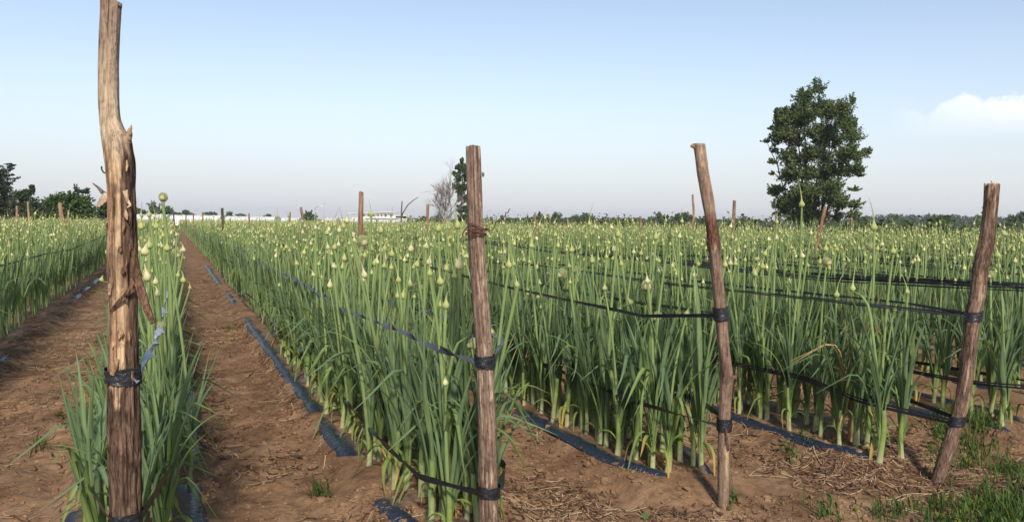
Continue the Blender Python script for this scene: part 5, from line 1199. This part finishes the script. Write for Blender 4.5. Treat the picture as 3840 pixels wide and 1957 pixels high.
# crumbs and clods of soil
t_ = (1 + 5 ** .5) / 2; ICO = np.array([(-1, t_, 0), (1, t_, 0), (-1, -t_, 0), (1, -t_, 0), (0, -1, t_), (0, 1, t_), (0, -1, -t_), (0, 1, -t_), (t_, 0, -1), (t_, 0, 1), (-t_, 0, -1), (-t_, 0, 1)]) / 1.9
ICF = np.array([(0, 11, 5), (0, 5, 1), (0, 1, 7), (0, 7, 10), (0, 10, 11), (1, 5, 9), (5, 11, 4), (11, 10, 2), (10, 7, 6), (7, 1, 8), (3, 9, 4), (3, 4, 2), (3, 2, 6), (3, 6, 8), (3, 8, 9), (4, 9, 5), (2, 4, 11), (6, 2, 10), (8, 6, 7), (9, 8, 1)])
def clods(cnt, s0, s1, pw, B, Fc):
    q = np.concatenate([inpath(int(cnt * .5), .8, 5.8, 2.6, 4.3), inpath(int(cnt * .22), .05, .95, 3.2, 12), inpath(int(cnt * .22), -1.7, -.4, 3.4, 12), inpath(int(cnt * .12), 1.6, 2.5, 3.3, 6)])
    q = q[r.uniform(size=len(q)) < vn(q[:, 0] * 2.2, q[:, 1] * 2.2, 8) * 1.5 - .1]; n = len(q); nb = len(B)
    sz = s0 + s1 * r.uniform(0, 1, n) ** pw; a = r.uniform(0, 6.28, n); ca, sa = np.cos(a)[:, None], np.sin(a)[:, None]
    V = B[None] * r.uniform(.55, 1.35, (n, nb, 1)) * sz[:, None, None] * np.array([1, 1, .75]); V = np.stack([V[..., 0] * ca - V[..., 1] * sa, V[..., 0] * sa + V[..., 1] * ca, V[..., 2]], -1)
    V = V + np.stack([q[:, 0], q[:, 1], hgt(q[:, 0], q[:, 1]) + sz * .2], 1)[:, None]
    return V.reshape(-1, 3), (Fc[None] + (np.arange(n) * nb)[:, None, None]).reshape(-1, 3)
OCT = np.array([(1, 0, 0), (0, 1, 0), (-1, 0, 0), (0, -1, 0), (0, 0, 1), (0, 0, -1)], float); OCF = np.array([(0, 1, 4), (1, 2, 4), (2, 3, 4), (3, 0, 4)])
b = MB(); V, T = clods(26000, .004, .012, 1.6, OCT, OCF); b.add(V, None, T); V, T = clods(3000, .012, .018, 2.5, ICO, ICF); b.add(V, None, T)
me = b.mesh('soil_clods', M_SOIL, False)
obj('soil_clods', me, label='loose brown clods and crumbs of soil on the headland', cat='soil clods', kind='stuff')
# ground-cover weeds at the lower right
b = MB()
def blade(x, y, L_, w_, lean, az_, c, z0=None):
    t = np.linspace(0, 1, 5); a = lean * t ** 1.2; d = np.stack([np.sin(a) * math.cos(az_), np.sin(a) * math.sin(az_), np.cos(a)], 1)
    p = np.zeros((5, 3)); p[1:] = np.cumsum((d[:-1] + d[1:]) / 2 * L_ / 4, 0); p += [x, y, (hgt(np.array(x), np.array(y)) if z0 is None else z0) - .005]
    s_ = np.array([-math.sin(az_), math.cos(az_), 0]); ww = w_ * np.sin(np.clip(t * .85 + .15, 0, 1) * math.pi) ** .7 + .0004
    V = np.stack([p + s_ * ww[:, None], p - s_ * ww[:, None]], 1).reshape(-1, 3); j = np.arange(4) * 2; b.add(V, np.stack([j, j + 1, j + 3, j + 2], 1), None, c)
def dens(x, y): return 1.0
spots = []
for px, py, rad_, n in [(3760, 1945, 150, 190), (3520, 1950, 110, 45), (3830, 1900, 120, 70), (3560, 1620, 60, 60), (3650, 1640, 80, 90), (3600, 1720, 90, 50), (3790, 1770, 60, 40), (3300, 1950, 80, 25), (3230, 1640, 60, 14), (3100, 1940, 60, 14), (2980, 1720, 50, 10), (1190, 1850, 40, 12), (880, 1240, 40, 14), (900, 1080, 20, 6), (2740, 1900, 20, 6), (150, 1690, 40, 8), (1120, 1410, 40, 8)]:
    for q in range(n):
        d = ray(px + r.normal(0, rad_ * .6), py + r.normal(0, rad_ * .35)); p = np.array([0, 0, CAMH]) + d * (-CAMH / d[2]); zg = float(hgt(p[0], p[1]))
        g = np.array([0.065, 0.115, 0.032]) * r.uniform(.6, 1.5) + (np.array([.06, .05, .0]) if r.uniform() < .15 else 0)
        if r.uniform() < .72:
            for _ in range(4): blade(p[0] + r.normal(0, .01), p[1] + r.normal(0, .01), r.uniform(.05, .17), r.uniform(.0012, .0028), r.uniform(.4, 1.5), r.uniform(0, 6.28), g, zg)
        else:
            for _ in range(5): blade(p[0] + r.normal(0, .015), p[1] + r.normal(0, .015), r.uniform(.03, .07), r.uniform(.004, .009), r.uniform(.8, 1.9), r.uniform(0, 6.28), g, zg + r.uniform(0, .05))
obj('ground_weeds', b.mesh('ground_weeds', M_PLANT), label='low green grass and leafy weeds creeping over the soil', cat='weeds', kind='stuff')
# a few single broad-leaved weeds
def broadleaf(px, py, label, n, sz, seed):
    rr_ = np.random.default_rng(seed); d = ray(px, py + 30); p = np.array([0, 0, CAMH]) + d * ((0.03 - CAMH) / d[2]); z0 = float(hgt(np.array(p[0]), np.array(p[1])))
    o = obj('broadleaf_weed', None, loc=(p[0], p[1], z0), label=label, cat='weed', group='broad-leaved weeds on the soil')
    th = np.linspace(0, 2 * math.pi, 17)[:-1]; rh = sz * (0.62 + 0.38 * np.cos(th)) ** .55 * (1 - .25 * np.exp(-((th - math.pi) / .4) ** 2))
    V = np.stack([rh * np.cos(th) + sz * .3, rh * np.sin(th) * .95, .06 * sz * np.cos(th * 3) + .25 * np.abs(rh * np.sin(th))], 1); V = np.concatenate([V, [[sz * .25, 0, 0]]]); T = [(k, (k + 1) % 16, 16) for k in range(16)]
    lm = mkmesh('leaf', V, np.zeros((0, 4), int), T, np.broadcast_to(np.array([0.10, 0.165, 0.06]), (17, 3)), M_PLANT)
    sb_ = MB()
    for q in range(n):
        a = rr_.uniform(0, 6.28); h = rr_.uniform(.04, .11); x = rr_.normal(0, .03); y = rr_.normal(0, .03)
        V2, Q2, T2 = tube(np.array([[0, 0, -.01], [x * .6, y * .6, h * .7], [x, y, h]]), .0016, 5); sb_.add(V2, Q2, T2, (0.14, 0.2, 0.07))
        l = obj('leaf', lm, o, (x, y, h)); l.rotation_euler = (rr_.normal(0, .3), rr_.uniform(.1, .7), a); l.scale = [rr_.uniform(.7, 1.1)] * 3
    obj('stem', sb_.mesh('stem', M_PLANT), o)
broadleaf(232, 1560, 'broad-leaved weed on the soil left of the tall stripped post', 4, .045, 1)
broadleaf(2940, 1655, 'broad-leaved weed on the soil just right of the kinked post', 3, .045, 2)
broadleaf(3375, 1610, 'broad-leaved weed left of the leaning post', 4, .05, 3)
broadleaf(3520, 1640, 'broad-leaved weed touching the leaning post', 3, .05, 4)
broadleaf(2420, 1945, 'small broad-leaved weed at the bottom edge left of the kinked post', 2, .03, 5)

# ------------------------------------------------------------------ the hazy air of a summer evening
V, Q = box(-900, 1400, -60, 1300, -1.0, 16.0)
hzo = obj('haze', mkmesh('haze', V, Q, np.zeros((0, 3), int), None, None, False), kind='stuff', label='thin pale summer haze lying over the fields', cat='haze')
hm_ = MT('haze_air'); pv = hm_.n('ShaderNodeVolumePrincipled'); pv.inputs['Color'].default_value = (0.86, 0.90, 0.97, 1); pv.inputs['Density'].default_value = 0.0004; pv.inputs['Anisotropy'].default_value = 0.2
hm_.l(pv.outputs[0], hm_.out.inputs['Volume']); hzo.data.materials.append(hm_.m)
